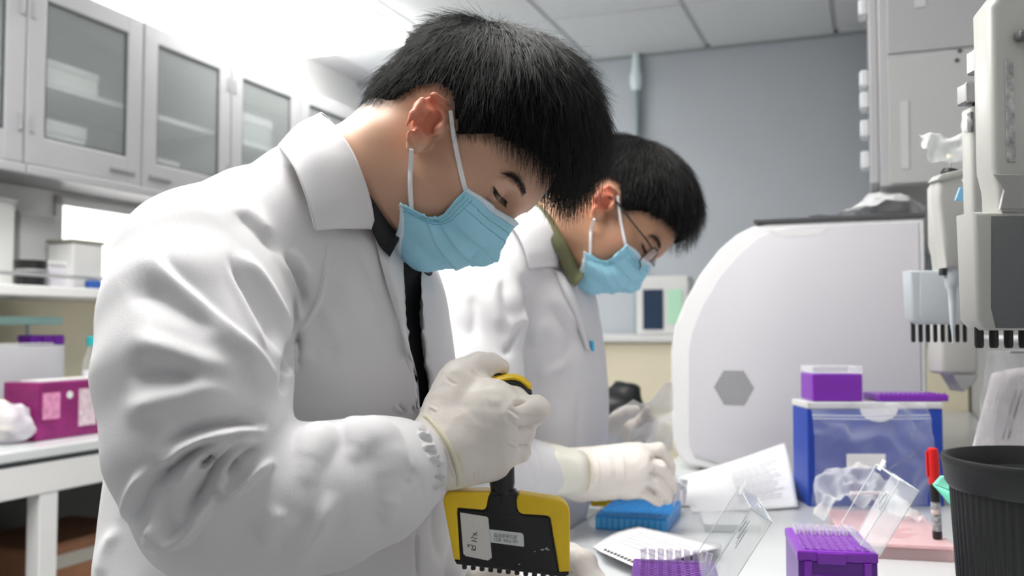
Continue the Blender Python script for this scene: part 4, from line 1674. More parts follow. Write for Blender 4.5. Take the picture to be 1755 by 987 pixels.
# room for the neck
G.cap(P(560, 340, 0.985), P(640, 285, 0.975), 0.058, 0.066, 0.01, 'sub')
V, Fq = G.mesh(3)
N = vnormals(V, Fq)
fm = front_mask(V, N, 0.035)
h = 1.6 * coat_strokes(V, N, FOLDS, fm) + 0.0011 * smooth_noise(V, 26, 2) + 0.0006 * smooth_noise(V, 70, 5)
V = V + N * h[:, None]
coat1 = link('lab_coat', fast_mesh('lab_coat', V, Fq), M_coat, pt1)

# shirt under it
def shirt(T, m, parent, h=0.006, fr=0.014):
    tx, ty, tz = T
    G2 = SDF(np.arange(-0.46 + tx, -0.01 + tx, h), np.arange(0.78 + ty, 1.22 + ty, h), np.arange(0.95 + tz, 1.42 + tz, h))
    zz = np.array((0.96, 1.12, 1.22, 1.28, 1.32, 1.35)) + tz
    f2 = np.array((-0.085, -0.078, -0.084, -0.102, -0.13, -0.165)) + tx
    b2 = np.array((-0.40, -0.40, -0.385, -0.35, -0.30, -0.25)) + tx
    G2.loft(zz, (f2 + b2) / 2, np.full(6, 1.035 + ty), (f2 - b2) / 2, np.array((0.145, 0.145, 0.145, 0.135, 0.115, 0.08)), 0.03)
    G2.chain([V3(P(600, 400, 0.985)) + V3(T), V3(P(682, 456, 0.985)) + V3(T)], [0.05, 0.034], 0.03, 0.03)
    G2.cap(V3(P(668, 415, 0.975)) + V3(T), V3(P(684, 436, 0.98)) + V3(T), 0.05, 0.033, 0.02)
    V, Fq = G2.mesh(3)
    return link('shirt', fast_mesh('shirt', V, Fq), m, parent)


sh1 = shirt((0, 0, 0), M_shirt, pt1)


def collar_band(T, pts, m, parent, name='shirt_collar'):
    """standing collar: an inner and an outer ring of points"""
    top, bot = pts
    rows = []
    T = Vector(T)
    for a, b in zip(top, bot):
        rows.append((V3(P(*a)) + V3(T), V3(P(*b)) + V3(T)))
    n = 60
    A = spline([r[0] for r in rows], n)
    B = spline([r[1] for r in rows], n)
    V = np.stack([A, (A + B) / 2, B], 1).reshape(-1, 3)
    Fq = np.array([(i * 3 + j, (i + 1) * 3 + j, (i + 1) * 3 + j + 1, i * 3 + j + 1) for i in range(n - 1) for j in range(2)], np.int32)
    o = link(name, fast_mesh(name, V, Fq), m, parent)
    solidify(o, 0.0025, 0)
    return o


TN = [(688, 402), (673, 391), (654, 365), (620, 311), (591, 258), (574, 231)]
BN = [(668, 440), (650, 420), (628, 375), (600, 325), (574, 270), (556, 232)]
TOPB = [(x, y, ray_depth(GB, x, y, 0.8, 1.1) - 0.004) for x, y in TN] + [(560, 206, 0.985), (590, 240, 1.04)]
BOTB = [(b[0], b[1], t[2] - 0.004) for b, t in zip(BN, TOPB)] + [(545, 210, 0.985), (556, 250, 1.05)]
collar_band((0, 0, 0), (TOPB, BOTB), M_shirt, sh1)

INN = [(643, 393, 0.900), (632, 335, 0.882), (608, 268, 0.876), (578, 220, 0.892), (550, 195, 0.950), (560, 200, 1.02), (600, 250, 1.07), (640, 330, 1.08), (660, 395, 1.04)]
MIDC = [(592, 392, 0.868), (580, 336, 0.858), (548, 264, 0.862), (524, 226, 0.890), (512, 212, 0.950), (520, 225, 1.04), (570, 275, 1.11), (620, 350, 1.12), (650, 405, 1.07)]
OUT = [(541, 395, 0.848), (527, 345, 0.846), (505, 290, 0.856), (484, 258, 0.886), (478, 250, 0.950), (490, 268, 1.05), (550, 320, 1.13), (600, 390, 1.14), (640, 430, 1.09)]


def coat_collar(T, parent, sc=None):
    T = V3(T)
    rows = [[V3(P(*q)) + T for q in r] for r in (INN, MIDC, OUT)]
    return sheet('collar', rows, 90, 26, M_coat, parent, 0.0022,
                 lambda s, t: -0.0012 * np.sin(np.pi * t) + 0.0007 * np.sin(9 * s + 5 * t))


coat_collar((0, 0, 0), coat1)

def on_coat(G, px, py, off, lo=0.75, hi=1.2, dflt=0.93):
    d = ray_depth(G, px, py, lo, hi)
    return (px, py, (d if d else dflt) - off)


# lapel: the turned edge of the right front
FREE = [(689, 403), (690, 450), (691, 500), (694, 560), (704, 605), (714, 648), (718, 700)]
FOLD_ = [(640, 393), (650, 440), (664, 490), (682, 545), (694, 600), (706, 650), (712, 702)]
rowsL = [[V3(P(*on_coat(G, x, y, 0.004))) for x, y in FOLD_],
         [V3(P((a[0] + b[0]) / 2, (a[1] + b[1]) / 2, on_coat(G, (a[0] + b[0]) / 2, (a[1] + b[1]) / 2, 0.011)[2])) for a, b in zip(FOLD_, FREE)],
         [V3(P(b[0], b[1], on_coat(G, b[0] - 6, b[1], 0.009)[2])) for b in FREE]]
sheet('lapel', rowsL, 60, 14, M_coat, coat1, 0.002)
# topstitching of the armhole seam: two rows of small stitches
st = MB()
for off in (0, 9):
    q = spline(c4((250 - off * 1.0, 492), (243 - off, 600), (222 - off, 690), (185 - off, 755), (150 - off, 800)), 56)
    for i in range(0, 55):
        a, b = q[i], q[i + 1]
        d = ray_depth(G, (a[0] + b[0]) / 2, (a[1] + b[1]) / 2, 0.7, 1.1)
        if d:
            d -= 0.0022
            e = a + (b - a) * 0.7
            st.tube([P(a[0], a[1], d), P(e[0], e[1], d)], 0.00045, 4)
st.build('seam_stitching', M_loop, coat1)['kind'] = 'stuff'

# ---- right hand in its glove, closed round the pipette
def HP(px, py, dd=0.0):
    return V3(P(px, py, 0.850 + dd))


wr = HP(752, 770, 0.004)
palm = [(HP(756, 748, 0.006), HP(850, 684, 0.002), 0.019, 0.0165), (HP(752, 765, 0.004), HP(862, 712, -0.002), 0.020, 0.0165),
        (HP(756, 782, 0.006), HP(864, 742, 0.0), 0.020, 0.0160), (HP(768, 798, 0.008), HP(858, 774, 0.006), 0.017, 0.0155),
        (HP(790, 806, 0.014), HP(846, 800, 0.014), 0.0135, 0.0125),
        (HP(735, 778, 0.004), HP(760, 765, 0.004), 0.030, 0.030),
        (HP(764, 705, 0.012), HP(786, 660, 0.020), 0.020, 0.0170), (HP(786, 672, 0.018), HP(835, 684, 0.010), 0.017, 0.014)]
fing = [([HP(850, 690, 0.004), HP(882, 684, 0.014), HP(880, 692, 0.046), HP(860, 702, 0.062)], [0.0148, 0.0115, 0.0104, 0.0095], 0.006),
        ([HP(862, 712, -0.002), HP(918, 703, 0.006), HP(910, 712, 0.044), HP(884, 722, 0.060)], [0.0155, 0.0132, 0.0112, 0.0095], 0.006),
        ([HP(864, 742, 0.0), HP(894, 740, 0.012), HP(888, 746, 0.046), HP(868, 752, 0.060)], [0.0152, 0.0128, 0.0108, 0.0095], 0.006),
        ([HP(858, 774, 0.006), HP(887, 772, 0.016), HP(880, 778, 0.044), HP(862, 782, 0.056)], [0.0145, 0.0118, 0.0100, 0.009], 0.006),
        ([HP(768, 690, 0.016), HP(790, 646, 0.022), HP(820, 626, 0.026), HP(842, 626, 0.028), HP(860, 629, 0.029)], [0.0175, 0.0165, 0.0125, 0.0112, 0.0075], 0.012)]
GF = [  # wrinkles of the latex, in image pixels
    ([(878, 696), (893, 690), (906, 684)], 3, 3, -3.6), ([(868, 704), (878, 712), (889, 722)], 2.2, 2.2, 1.2), ([(866, 712), (876, 724), (890, 733)], 2, 2, -1.4),
    ([(870, 700), (884, 708), (892, 716)], 2, 2, -1.0), ([(884, 733), (900, 735), (912, 732)], 3, 3, -3.6), ([(870, 757), (882, 764), (893, 768)], 2, 2, 1.2), ([(884, 765), (896, 766), (906, 762)], 2.5, 2.5, -3.0),
    ([(735, 696), (745, 702), (750, 704)], 2, 2, 1.2), ([(737, 700), (745, 706), (748, 709)], 1.6, 1.6, -1.0), ([(762, 645), (772, 654), (785, 660)], 2, 2, -1.2),
    ([(808, 632), (812, 642), (818, 650)], 2, 2, -1.2), ([(812, 630), (818, 640), (824, 648)], 1.6, 1.6, 0.9),
    ([(763, 758), (768, 780), (778, 810), (790, 828)], 2.2, 2.2, 1.7), ([(779, 764), (786, 790), (788, 815)], 2.0, 2.0, 1.4), ([(768, 770), (776, 795), (786, 820)], 2, 2, -1.2),
    ([(814, 805), (816, 822)], 1.6, 1.6, 1.1), ([(820, 800), (821, 822)], 1.6, 1.6, 1.1), ([(835, 690), (850, 688), (862, 690)], 9, 9, 1.2), ([(800, 700), (820, 720), (840, 735)], 12, 12, -1.0)]
lo = np.array((-0.10, 0.80, 1.055))
hi = np.array((0.055, 0.965, 1.215))
gl, GG = glove('glove', fing, palm, (lo, hi), pt1, strokes=GF)
# rolled rim of the glove over the cuff
axv = V3(P(800, 745, 0.856)) - V3(P(700, 800, 0.828))
axv /= np.linalg.norm(axv)
ra_ = V3(P(790, 829, 0.852)) - V3(P(728, 712, 0.852))
half = np.linalg.norm(ra_) / 2
ra_ /= 2 * half
ra_ -= axv * (ra_ @ axv)
ra_ /= np.linalg.norm(ra_)
rb_ = np.cross(axv, ra_)
cc = V3(P(751, 772, 0.852))
loop_tube('glove_rim', ring_pts(cc, ra_, rb_, 60, half * 0.99, half * 0.92, 0.012, 1), 0.0023, M_cuff, gl)
loop_tube('glove_rim', ring_pts(cc + axv * 0.005, ra_, rb_, 60, half * 0.97, half * 0.90, 0.02, 2), 0.0017, M_cuff, gl)
# wrist skirt of the glove
rings = []
for k, (t, f, wv) in enumerate(((0.0, 0.96, 0.012), (0.010, 0.95, 0.012), (0.022, 0.92, 0.010), (0.036, 0.86, 0.006))):
    rings.append(ring_pts(cc + axv * t, ra_, rb_, 48, half * f, half * f * 0.93, wv, 1))
Vr = np.array([p for r in rings for p in r])
Fr = np.array([(k * 48 + i, k * 48 + (i + 1) % 48, (k + 1) * 48 + (i + 1) % 48, (k + 1) * 48 + i) for k in range(3) for i in range(48)], np.int32)
link('glove_skirt', fast_mesh('glove_skirt', Vr, Fr), M_glove, gl)

# ---- left hand, mostly below the frame
def LP(px, py, d=1.0):
    return V3(P(px, py, d))


palm = [(LP(880, 1040, 1.05), LP(960, 1020, 1.03), 0.026, 0.022), (LP(880, 1056, 1.04), LP(960, 1046, 1.02), 0.026, 0.022), (LP(850, 1040, 1.07), LP(890, 1044, 1.05), 0.030, 0.028)]
fing = [([LP(958, 1012, 1.03), LP(978, 952, 1.02), LP(1004, 962, 0.99), LP(1014, 1000, 0.97)], [0.018, 0.0135, 0.012, 0.0095], 0.008),
        ([LP(965, 1030, 1.02), LP(1010, 985, 1.0), LP(1030, 1005, 0.97), LP(1028, 1040, 0.95)], [0.017, 0.0130, 0.0115, 0.0095], 0.006),
        ([LP(962, 1048, 1.01), LP(1005, 1025, 0.98), LP(1018, 1045, 0.95)], [0.016, 0.012, 0.0095], 0.006),
        ([LP(950, 1060, 1.0), LP(985, 1050, 0.97), LP(992, 1070, 0.95)], [0.014, 0.011, 0.009], 0.006),
        ([LP(890, 1030, 1.03), LP(862, 988, 0.99), LP(830, 978, 0.955), LP(812, 992, 0.94)], [0.019, 0.0145, 0.012, 0.0095], 0.01)]
lo = np.array((-0.075, 0.90, 0.83))
hi = np.array((0.125, 1.13, 1.02))
gl2, _ = glove('glove', fing, palm, (lo, hi), pt1, res=0.0018, seed=6)
# ================================================================== the multichannel pipette in the front person's hand
M_yellow = mat('yellow_plastic', (0.84, 0.56, 0.022), 0.35, var=0.04, vscale=40, bump=0.05, bscale=400)
M_blk = mat('pipette_black', (0.014, 0.014, 0.016), 0.42, bump=0.12, bscale=500)
M_label = mat('white_label', (0.70, 0.68, 0.64), 0.6)
M_ink = mat('black_ink', (0.01, 0.01, 0.01), 0.6)
M_grey_ink = mat('grey_print', (0.34, 0.34, 0.36), 0.7)

PD = 0.868
PO = P(868, 905, PD)
KP = PD / FPX


def ql(x, y):
    """spot on the pipette's face, read off an enlargement, in its own metres"""
    px, py = 740 + x / 5.277, 800 + y / 5.277
    return ((px - 868) * KP, -(py - 905) * KP)


def hl2(x, y):
    px, py = 700 + x / 3.946, 590 + y / 3.946
    return ((px - 868) * KP, -(py - 905) * KP)


MP = Matrix.Translation(PO)
pip = thing('multichannel_pipette', 'yellow and black twelve channel pipette gripped in the front person\'s right hand', 'pipette', PO)
core = [ql(*q) for q in ((150, 290), (185, 228), (525, 222), (540, 205), (755, 205), (790, 248), (1150, 302), (1215, 345), (1232, 420), (1228, 900), (1232, 940), (1195, 962), (232, 850), (216, 822), (160, 480))]
MB(MP).prism(core, -0.0095, 0.0095, 0.0015).build('pipette_head', M_blk, pip, True)
Lq = [ql(*q) for q in ((108, 290), (120, 245), (165, 206), (538, 204), (512, 262), (500, 335), (490, 358), (465, 371), (250, 352), (238, 360), (236, 400), (264, 815), (208, 806))]
Rq = [ql(*q) for q in ((795, 229), (1160, 285), (1212, 318), (1238, 360), (1246, 420), (1240, 915), (1146, 920), (1068, 445), (1056, 428), (1030, 421), (815, 406), (785, 388), (770, 350), (765, 290), (775, 246))]
MB(MP).prism(Lq, -0.0125, 0.0125, 0.0022, 3).build('yellow_guard', M_yellow, pip, True)
MB(MP).prism(Rq, -0.0125, 0.0125, 0.0022, 3).build('yellow_guard', M_yellow, pip, True)
# raised black field with its rim
fld = [ql(*q) for q in ((250, 368), (468, 386), (500, 372), (516, 330), (545, 245), (752, 245), (755, 300), (768, 380), (812, 420), (1030, 437), (1050, 450), (1128, 918), (1132, 935), (268, 830), (262, 780))]
MB(MP).prism(fld, -0.0112, 0.0, 0.0008).build('black_field', M_blk, pip, True)
bar = [ql(*q) for q in ((214, 818), (262, 818), (1134, 915), (1232, 915), (1230, 942), (1196, 962), (232, 850))]
MB(MP).prism(bar, -0.0118, 0.0118, 0.0012).build('nozzle_bar', M_blk, pip, True)
for i in range(12):
    x = 297 + (1166 - 297) * i / 11
    y = 850 + (957 - 850) * (x - 232) / (1195 - 232)
    c = ql(x, y - 6)
    MB(MP).lathe([(0.0021, 0.002), (0.0021, -0.0035), (0.0024, -0.0036), (0.0024, -0.0058), (0.0019, -0.0068), (0.0013, -0.0068)], 12, Matrix.Translation((c[0], 0, c[1]))).build('nozzle', M_blk, pip, True)
# neck with its rings, handle inside the fist
a, b = ql(648, 250), ql(636, -60)
MB(MP).tube([(a[0], 0, a[1] - 0.006), (a[0], 0, a[1]), (a[0], 0, ql(0, 232)[1]), (a[0], 0, ql(0, 222)[1]), (ql(640, 0)[0], 0, ql(0, 212)[1]), (ql(636, 0)[0], 0, ql(0, 150)[1]), (b[0], 0.004, b[1])],
            [0.0118, 0.0112, 0.0108, 0.0101, 0.0106, 0.0118, 0.0112], 24).build('neck', M_blk, pip, True)
hx = hl2(560, 270)
MB(MP).tube([(b[0], 0.004, b[1]), ((b[0] + hx[0]) / 2, 0.012, (b[1] + hx[1]) / 2), (hx[0], 0.014, hx[1])], [0.0112, 0.0125, 0.0110], 20).build('handle', M_blk, pip, True)
hk = [hl2(*q) for q in ((455, 278), (520, 272), (620, 262), (700, 258), (760, 276), (800, 318), (822, 348))]
mbk = MB(MP)
mbk.tube([(x, 0.001, z) for x, z in spline(hk, 20)], [0.006] + [0.0105] * 17 + [0.0095, 0.007], 16, flat=0.40)
mbk.build('finger_hook', M_blk, pip, True)
hy = [hl2(*q) for q in ((520, 256), (600, 242), (690, 226), (750, 236), (800, 272), (830, 302))]
MB(MP).tube([(x, 0.0, z) for x, z in spline(hy, 20)], [0.004, 0.0075] + [0.0098] * 16 + [0.0085, 0.005], 16, flat=0.36).build('hook_cover', M_yellow, pip, True)
bc = hl2(572, 240)
Mb = Matrix.Translation((bc[0], 0.004, bc[1])) @ Matrix.Rotation(math.radians(10), 4, 'Y').inverted()
MB(MP).lathe([(0.0092, -0.004), (0.0096, 0.000), (0.0088, 0.0028)], 24, Mb).build('button_ring', M_yellow, pip, True)
MB(MP).lathe([(0.0088, 0.0028), (0.0094, 0.0042), (0.0094, 0.0088), (0.0080, 0.0102)], 24, Mb).build('plunger_button', M_blk, pip, True)
MB(MP).prism([hl2(*q) for q in ((486, 285), (500, 268), (560, 262), (560, 275))], 0.0015, 0.004).build('scale_window', M_label, pip)
# stickers
s1 = [ql(*q) for q in ((262, 392), (495, 428), (514, 442), (546, 790), (512, 816), (312, 776), (292, 756))]
s1o = MB(MP).prism(s1, -0.01155, -0.0111).build('owner_sticker', M_label, pip)
s2 = [ql(*q) for q in ((525, 541), (812, 574), (828, 592), (834, 688), (826, 694), (536, 656))]
s2o = MB(MP).prism(s2, -0.01165, -0.0111).build('asset_sticker', mat('label_cool', (0.68, 0.69, 0.70), 0.5), pip)


def text_mesh(body, size, M, name, m, parent, ext=0.0):
    cu = bpy.data.curves.new('tmp_text', 'FONT')
    cu.body = body
    cu.size = size
    cu.extrude = ext
    cu.resolution_u = 3
    o = bpy.data.objects.new('tmp_text', cu)
    COL.objects.link(o)
    dg = bpy.context.evaluated_depsgraph_get()
    me = bpy.data.meshes.new_from_object(o.evaluated_get(dg))
    bpy.data.objects.remove(o)
    bpy.data.curves.remove(cu)
    me.transform(M)
    me.name = name
    return link(name, me, m, parent)


FACE = Matrix(((1, 0, 0, 0), (0, 0, -1, 0), (0, 1, 0, 0), (0, 0, 0, 1)))      # text lying in the x-z plane, facing the camera


def face_text(body, size, c, ang, y, name, m, parent, sx=1.0):
    M = MP @ Matrix.Translation((c[0], y, c[1])) @ FACE @ Matrix.Rotation(math.radians(ang), 4, 'Z') @ Matrix.Diagonal((sx, 1, 1, 1))
    return text_mesh(body, size, M, name, m, parent)


face_text('临床前研究部', 0.0043, ql(560, 604), -6.5, -0.01172, 'sticker_text', M_ink, s2o, 0.84)
face_text('12道-100uL-001', 0.0043, ql(560, 640), -6.5, -0.01172, 'sticker_text', M_ink, s2o, 0.80)
hw = MB(MP)
for stroke in (((345, 690), (332, 682), (352, 676), (372, 688), (400, 690)), ((400, 690), (402, 712), (385, 720), (372, 705), (372, 690)), ((372, 702), (362, 722), (398, 728), (403, 712)),
               ((330, 672), (338, 700)), ((362, 640), (412, 652), (380, 636), (412, 622), (362, 612), (358, 620)), ((372, 605), (412, 565)), ((378, 575), (418, 595)), ((370, 500), (371, 503))):
    hw.tube([(ql(*q)[0], -0.0116, ql(*q)[1]) for q in stroke], 0.00032, 5)
hw.build('handwriting', M_ink, s1o)
sc = MB(MP)
for (x, y, r) in ((1000, 722, 14), (1030, 712, 16), (1050, 722, 12), (985, 720, 8), (930, 738, 7), (1040, 700, 7), (790, 850, 9), (705, 440, 3)):
    c = ql(x, y)
    pts = [(c[0] + r / 5.277 * KP * (0.6 + 0.5 * random.random()) * math.cos(t), c[1] + r / 5.277 * KP * (0.35 + 0.4 * random.random()) * math.sin(t)) for t in np.linspace(0, 6.28, 9)[:-1]]
    sc.prism(pts, -0.01128, -0.0112)
sc.build('paint_chips', mat('chip_grey', (0.45, 0.45, 0.43), 0.7), pip)

# clear tubes under the last nozzles
for i in (9, 10, 11):
    x = 297 + (1166 - 297) * i / 11
    c = ql(x, 850 + (957 - 850) * (x - 232) / (1195 - 232) + 30)
    t = thing('tip_tube', ['clear tip on the tenth nozzle of the yellow pipette', 'clear tip on the eleventh nozzle of the yellow pipette', 'clear tip on the last nozzle of the yellow pipette'][i - 9], 'tip', PO + Vector((c[0], 0, c[1])), 'clear tips on the yellow pipette')
    MB(MP).lathe([(0.0030, 0.0), (0.0028, -0.012), (0.0020, -0.030), (0.0006, -0.046)], 14, Matrix.Translation((c[0], 0, c[1])), cap=False).build('tip_wall', M_clear, t, True)

# ================================================================== work bench and what stands on it
wb = thing('work_bench', 'pale grey laboratory workbench in front of both people', 'bench', Rm(-0.05, 2.2, 0))
RB().box((-0.455, 0.72, 0.87), (0.35, 4.0, 0.9), 0.004).build('bench_top', M_bench, wb)
RB().box((-0.42, 0.80, 0.10), (0.34, 3.95, 0.8695), 0.004).build('bench_cabinet', M_white, wb)
RB().box((-0.38, 0.84, 0.0), (0.34, 3.9, 0.0995)).build('plinth', M_black, wb)
BT = 0.9

# ---- tip racks
M_purp = mat('rack_purple', (0.20, 0.02, 0.42), 0.28, trans=0.0, spec=0.6)
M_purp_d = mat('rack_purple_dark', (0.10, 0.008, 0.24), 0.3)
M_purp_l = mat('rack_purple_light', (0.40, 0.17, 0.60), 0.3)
M_tip = film('tip_plastic', (0.86, 0.84, 0.90), 0.35, 0.15, 0.5)
HR = 0.076


def rack_frame(back_left, ang):
    """x across, y to the back, z up; origin at the front left corner on the bench"""
    return Matrix.Translation(back_left) @ Matrix.Rotation(ang, 4, 'Z')


def tip_rack(M, label, lid_ang, tips, group):
    W, D = 0.083, 0.122
    o = M @ Vector((W / 2, D / 2, 0))
    t = thing('tip_rack', label, 'rack', (o.x, o.y, BT), group)
    b = MB(M)
    w = 0.0022
    b.box((0, 0, 0), (W, w, HR - 0.012), 0.001).box((0, D - w, 0), (W, D, HR - 0.012), 0.001)
    b.box((0, w, 0), (w, D - w, HR - 0.012)).box((W - w, w, 0), (W, D - w, HR - 0.012)).box((0, 0, 0), (W, D, 0.003))
    b.build('rack_base', M_purp_d, t)
    p_ = MB(M)
    p_.box((-0.001, -0.001, HR - 0.012), (W + 0.001, D + 0.001, HR - 0.001), 0.0018)
    p_.box((0.02, -0.0035, HR - 0.014), (0.05, 0.0, HR - 0.002), 0.001)
    for x in (0.006, W - 0.014):
        p_.box((x, -0.003, HR - 0.030), (x + 0.008, 0.001, HR - 0.012), 0.001)
    p_.build('rack_tray', M_purp, t)
    MB(M).box((0.010, -0.0012, 0.006), (W - 0.010, 0.0005, HR - 0.026), 0.0008).build('front_recess', M_purp, t)
    ho, hi_ = MB(M), MB(M)
    for i in range(8):
        for j in range(12):
            x, y = 0.010 + i * 0.009, 0.0115 + j * 0.009
            ho.lathe([(0.0040, HR - 0.0015), (0.0040, HR), (0.0030, HR), (0.0028, HR - 0.0012)], 10, Matrix.Translation((x, y, 0)))
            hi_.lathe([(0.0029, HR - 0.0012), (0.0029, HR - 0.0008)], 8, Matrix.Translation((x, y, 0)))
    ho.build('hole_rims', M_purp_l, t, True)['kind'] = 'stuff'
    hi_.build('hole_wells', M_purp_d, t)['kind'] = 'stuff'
    # clear lid swung open on the right-hand long side
    ML = M @ Matrix.Translation((W + 0.002, 0, HR - 0.004)) @ Matrix.Rotation(-lid_ang, 4, 'Y')
    lid = MB(ML)
    LW, LH, q = 0.083, 0.022, 0.0014
    lid.box((0, 0, 0), (LW, D, q), 0.0006)
    lid.box((0, 0, q), (LW, q, LH)).box((0, D - q, q), (LW, D, LH)).box((LW - q, q, q), (LW, D - q, LH)).box((0, q, q), (q, D - q, LH))
    lo_ = lid.build('lid', film('lid_clear', (0.88, 0.90, 0.91), 0.07, 0.08, 0.30), t)
    MB(ML).box((LW - 0.004, D * 0.72, LH), (LW + 0.010, D * 0.86, LH + 0.0014), 0.0005).box((LW - 0.002, D * 0.40, -0.001), (LW + 0.001, D * 0.60, 0.006), 0.0005).build('lid_catch', M_clear, lo_)
    rim = MB(ML)
    for a_, b_ in (((0, 0, LH), (LW, 0, LH)), ((LW, 0, LH), (LW, D, LH)), ((LW, D, LH), (0, D, LH)), ((0, 0, 0), (LW, 0, 0)), ((LW, 0, 0), (LW, D, 0)), ((LW, D, 0), (0, D, 0)), ((LW, 0, 0), (LW, 0, LH)), ((LW, D, 0), (LW, D, LH))):
        rim.tube([a_, b_], 0.0007, 6)
    rim.build('lid_edges', film('lid_edge', (0.85, 0.90, 0.92), 0.45, 0.1, 0.4), lo_, True)
    M_marks = mat('embossed_marks', (0.42, 0.46, 0.48), 0.5)
    mk_ = MB(ML)
    for k, arc in enumerate(((40, 320), (0, 360), (-120, 150))):
        c = (LW * 0.66 - 0.005 * k, D * (0.88 - 0.125 * k), q + 0.0003)
        n = 14
        mk_.tube([(c[0] + 0.0100 * math.cos(math.radians(arc[0] + (arc[1] - arc[0]) * s / n)), c[1] + 0.0062 * math.sin(math.radians(arc[0] + (arc[1] - arc[0]) * s / n)), c[2]) for s in range(n + 1)], 0.00045, 5)
    mk_.tube([(LW * 0.66 - 0.014, D * 0.70, q), (LW * 0.66 + 0.008, D * 0.70, q)], 0.00045, 5)
    mk_.tube([(LW * 0.66 - 0.004, D * 0.86, q), (LW * 0.66 - 0.004, D * 0.89, q)], 0.00045, 5)
    mk_.tube([(LW * 0.66 - 0.022, D * 0.59, q), (LW * 0.66, D * 0.59, q)], 0.00045, 5)
    mk_.build('lid_letters', M_marks, lo_)
    first = None
    for (i, j, dx, tilt, lab, zz) in tips:
        base = M @ Vector((0.010 + i * 0.009 + dx, 0.0115 + j * 0.009, HR))
        k = thing('pipette_tip', lab, 'tip', base, 'pipette tips in the ' + group)
        Mt = Matrix.Translation(base) @ Matrix.Rotation(math.radians(tilt), 4, 'Y')
        if first is None:
            MB(Mt).lathe([(0.0036, zz), (0.0035, zz - 0.001), (0.0030, 0.001), (0.0024, -0.004), (0.0009, -0.036)], 14, cap=False).build('tip_wall', M_tip, k, True)
            MB(Mt).lathe([(0.0037, zz), (0.0031, zz + 0.0003)], 14, cap=False).build('tip_collar', M_tip, k, True)
            first = [c for c in k.children]
        else:
            for c in first:
                d = c.copy()
                COL.objects.link(d)
                d.parent = k
                d.matrix_parent_inverse = k.matrix_basis.inverted()
                d.matrix_basis = Mt @ base0.inverted()
            continue
        base0 = Mt.copy()
    return t


A1 = math.radians(-9)
pl = Vector(((1087 - 877.5) / 1600 * 0.995, P(1087, 956, 0.995).y, BT))
M1 = Matrix.Translation(pl) @ Matrix.Rotation(A1, 4, 'Z') @ Matrix.Translation((0, -0.122, 0))
words = ['first', 'second', 'third', 'fourth', 'fifth', 'sixth', 'seventh', 'eighth']
tip_rack(M1, 'front purple tip rack, one row of tips left, its clear lid open', math.radians(58),
         [(i, 11, 0, 0, '%s clear tip from the left in the front purple rack' % words[i], 0.0125) for i in range(8)] + [(7, 10, 0.002, 14, 'clear tip leaning out of line in the front purple rack', 0.0125)], 'front tip rack')
fl, bl_ = P(1368, 939, 1.03), P(1350, 900, 1.15)
M2 = Matrix.Translation((fl.x, fl.y, BT)) @ Matrix.Rotation(math.radians(-10), 4, 'Z')
tips2 = []
rws = ['back', 'second', 'third', 'fourth']
for j in range(4):
    for i in range(8):
        tips2.append((i, 11 - j, 0, 0, '%s tip of the %s row in the right purple rack' % (words[i], rws[j]), 0.006))
tip_rack(M2, 'purple tip rack on the right, beside the black bin, with several rows of tips', math.radians(60), tips2, 'right tip rack')

# ---- blue tube rack in front of the second person
M_brack = mat('rack_blue', (0.015, 0.30, 0.78), 0.35)
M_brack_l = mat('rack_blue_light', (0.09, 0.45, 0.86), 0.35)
a, b, c = on_plane(1018, 909, BT), on_plane(1143, 915, BT), on_plane(1188, 882, BT)
ex = (b - a)
W_ = ex.length
ang = math.radians(-18)
a = b - Vector((math.cos(ang), math.sin(ang), 0)) * W_
MBk = Matrix.Translation(a) @ Matrix.Rotation(ang, 4, 'Z')
D_ = abs((c - b).dot(Vector((-math.sin(ang), math.cos(ang), 0))))
brk = thing('tube_rack', 'bright blue tube rack under the second person\'s gloved hand', 'rack', a + (b - a) / 2)
MB(MBk).box((0, 0, 0), (W_, D_, 0.022), 0.002).build('rack_body', M_brack, brk)
rb, wl = MB(MBk), MB(MBk)
for i in range(12):
    for j in range(8):
        x, y = W_ * (i + 0.5) / 12, D_ * (j + 0.5) / 8
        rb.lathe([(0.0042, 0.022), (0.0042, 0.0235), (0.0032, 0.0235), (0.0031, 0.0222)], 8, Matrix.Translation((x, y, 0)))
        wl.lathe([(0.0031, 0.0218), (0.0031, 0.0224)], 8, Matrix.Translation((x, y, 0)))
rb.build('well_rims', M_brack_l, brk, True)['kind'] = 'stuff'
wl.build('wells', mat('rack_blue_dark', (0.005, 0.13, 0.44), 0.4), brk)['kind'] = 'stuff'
for i in range(12):
    MB(MBk).box((W_ * (i + 0.5) / 12 - 0.0035, -0.0008, 0.003), (W_ * (i + 0.5) / 12 + 0.0035, 0.0004, 0.019), 0.0004).build('front_flute', M_brack_l, brk)
tube_p = None
for k, (px, py, d) in enumerate(((1150, 868, 1.62), (1163, 858, 1.66), (1172, 862, 1.66), (1160, 848, 1.70), (1174, 850, 1.72))):
    q = P(px, py, d)
    q.z = BT + 0.022
    lab = ['white capped tube standing nearest in the blue rack', 'white capped tube in the blue rack, second from the front', 'white capped tube by the right rim of the blue rack',
           'white capped tube behind the pinching fingers over the blue rack', 'white capped tube in the back right corner of the blue rack'][k]
    t = thing('sample_tube', lab, 'tube', q, 'sample tubes in the blue rack')
    MB(Matrix.Translation(q)).lathe([(0.0010, -0.018), (0.0036, -0.008), (0.0040, 0.012)], 12).build('tube_body', M_tip, t, True)
    MB(Matrix.Translation(q)).lathe([(0.0052, 0.012), (0.0052, 0.018), (0.0046, 0.0195)], 12).build('tube_cap', mat('tube_cap_white', (0.78, 0.82, 0.86), 0.4), t, True)

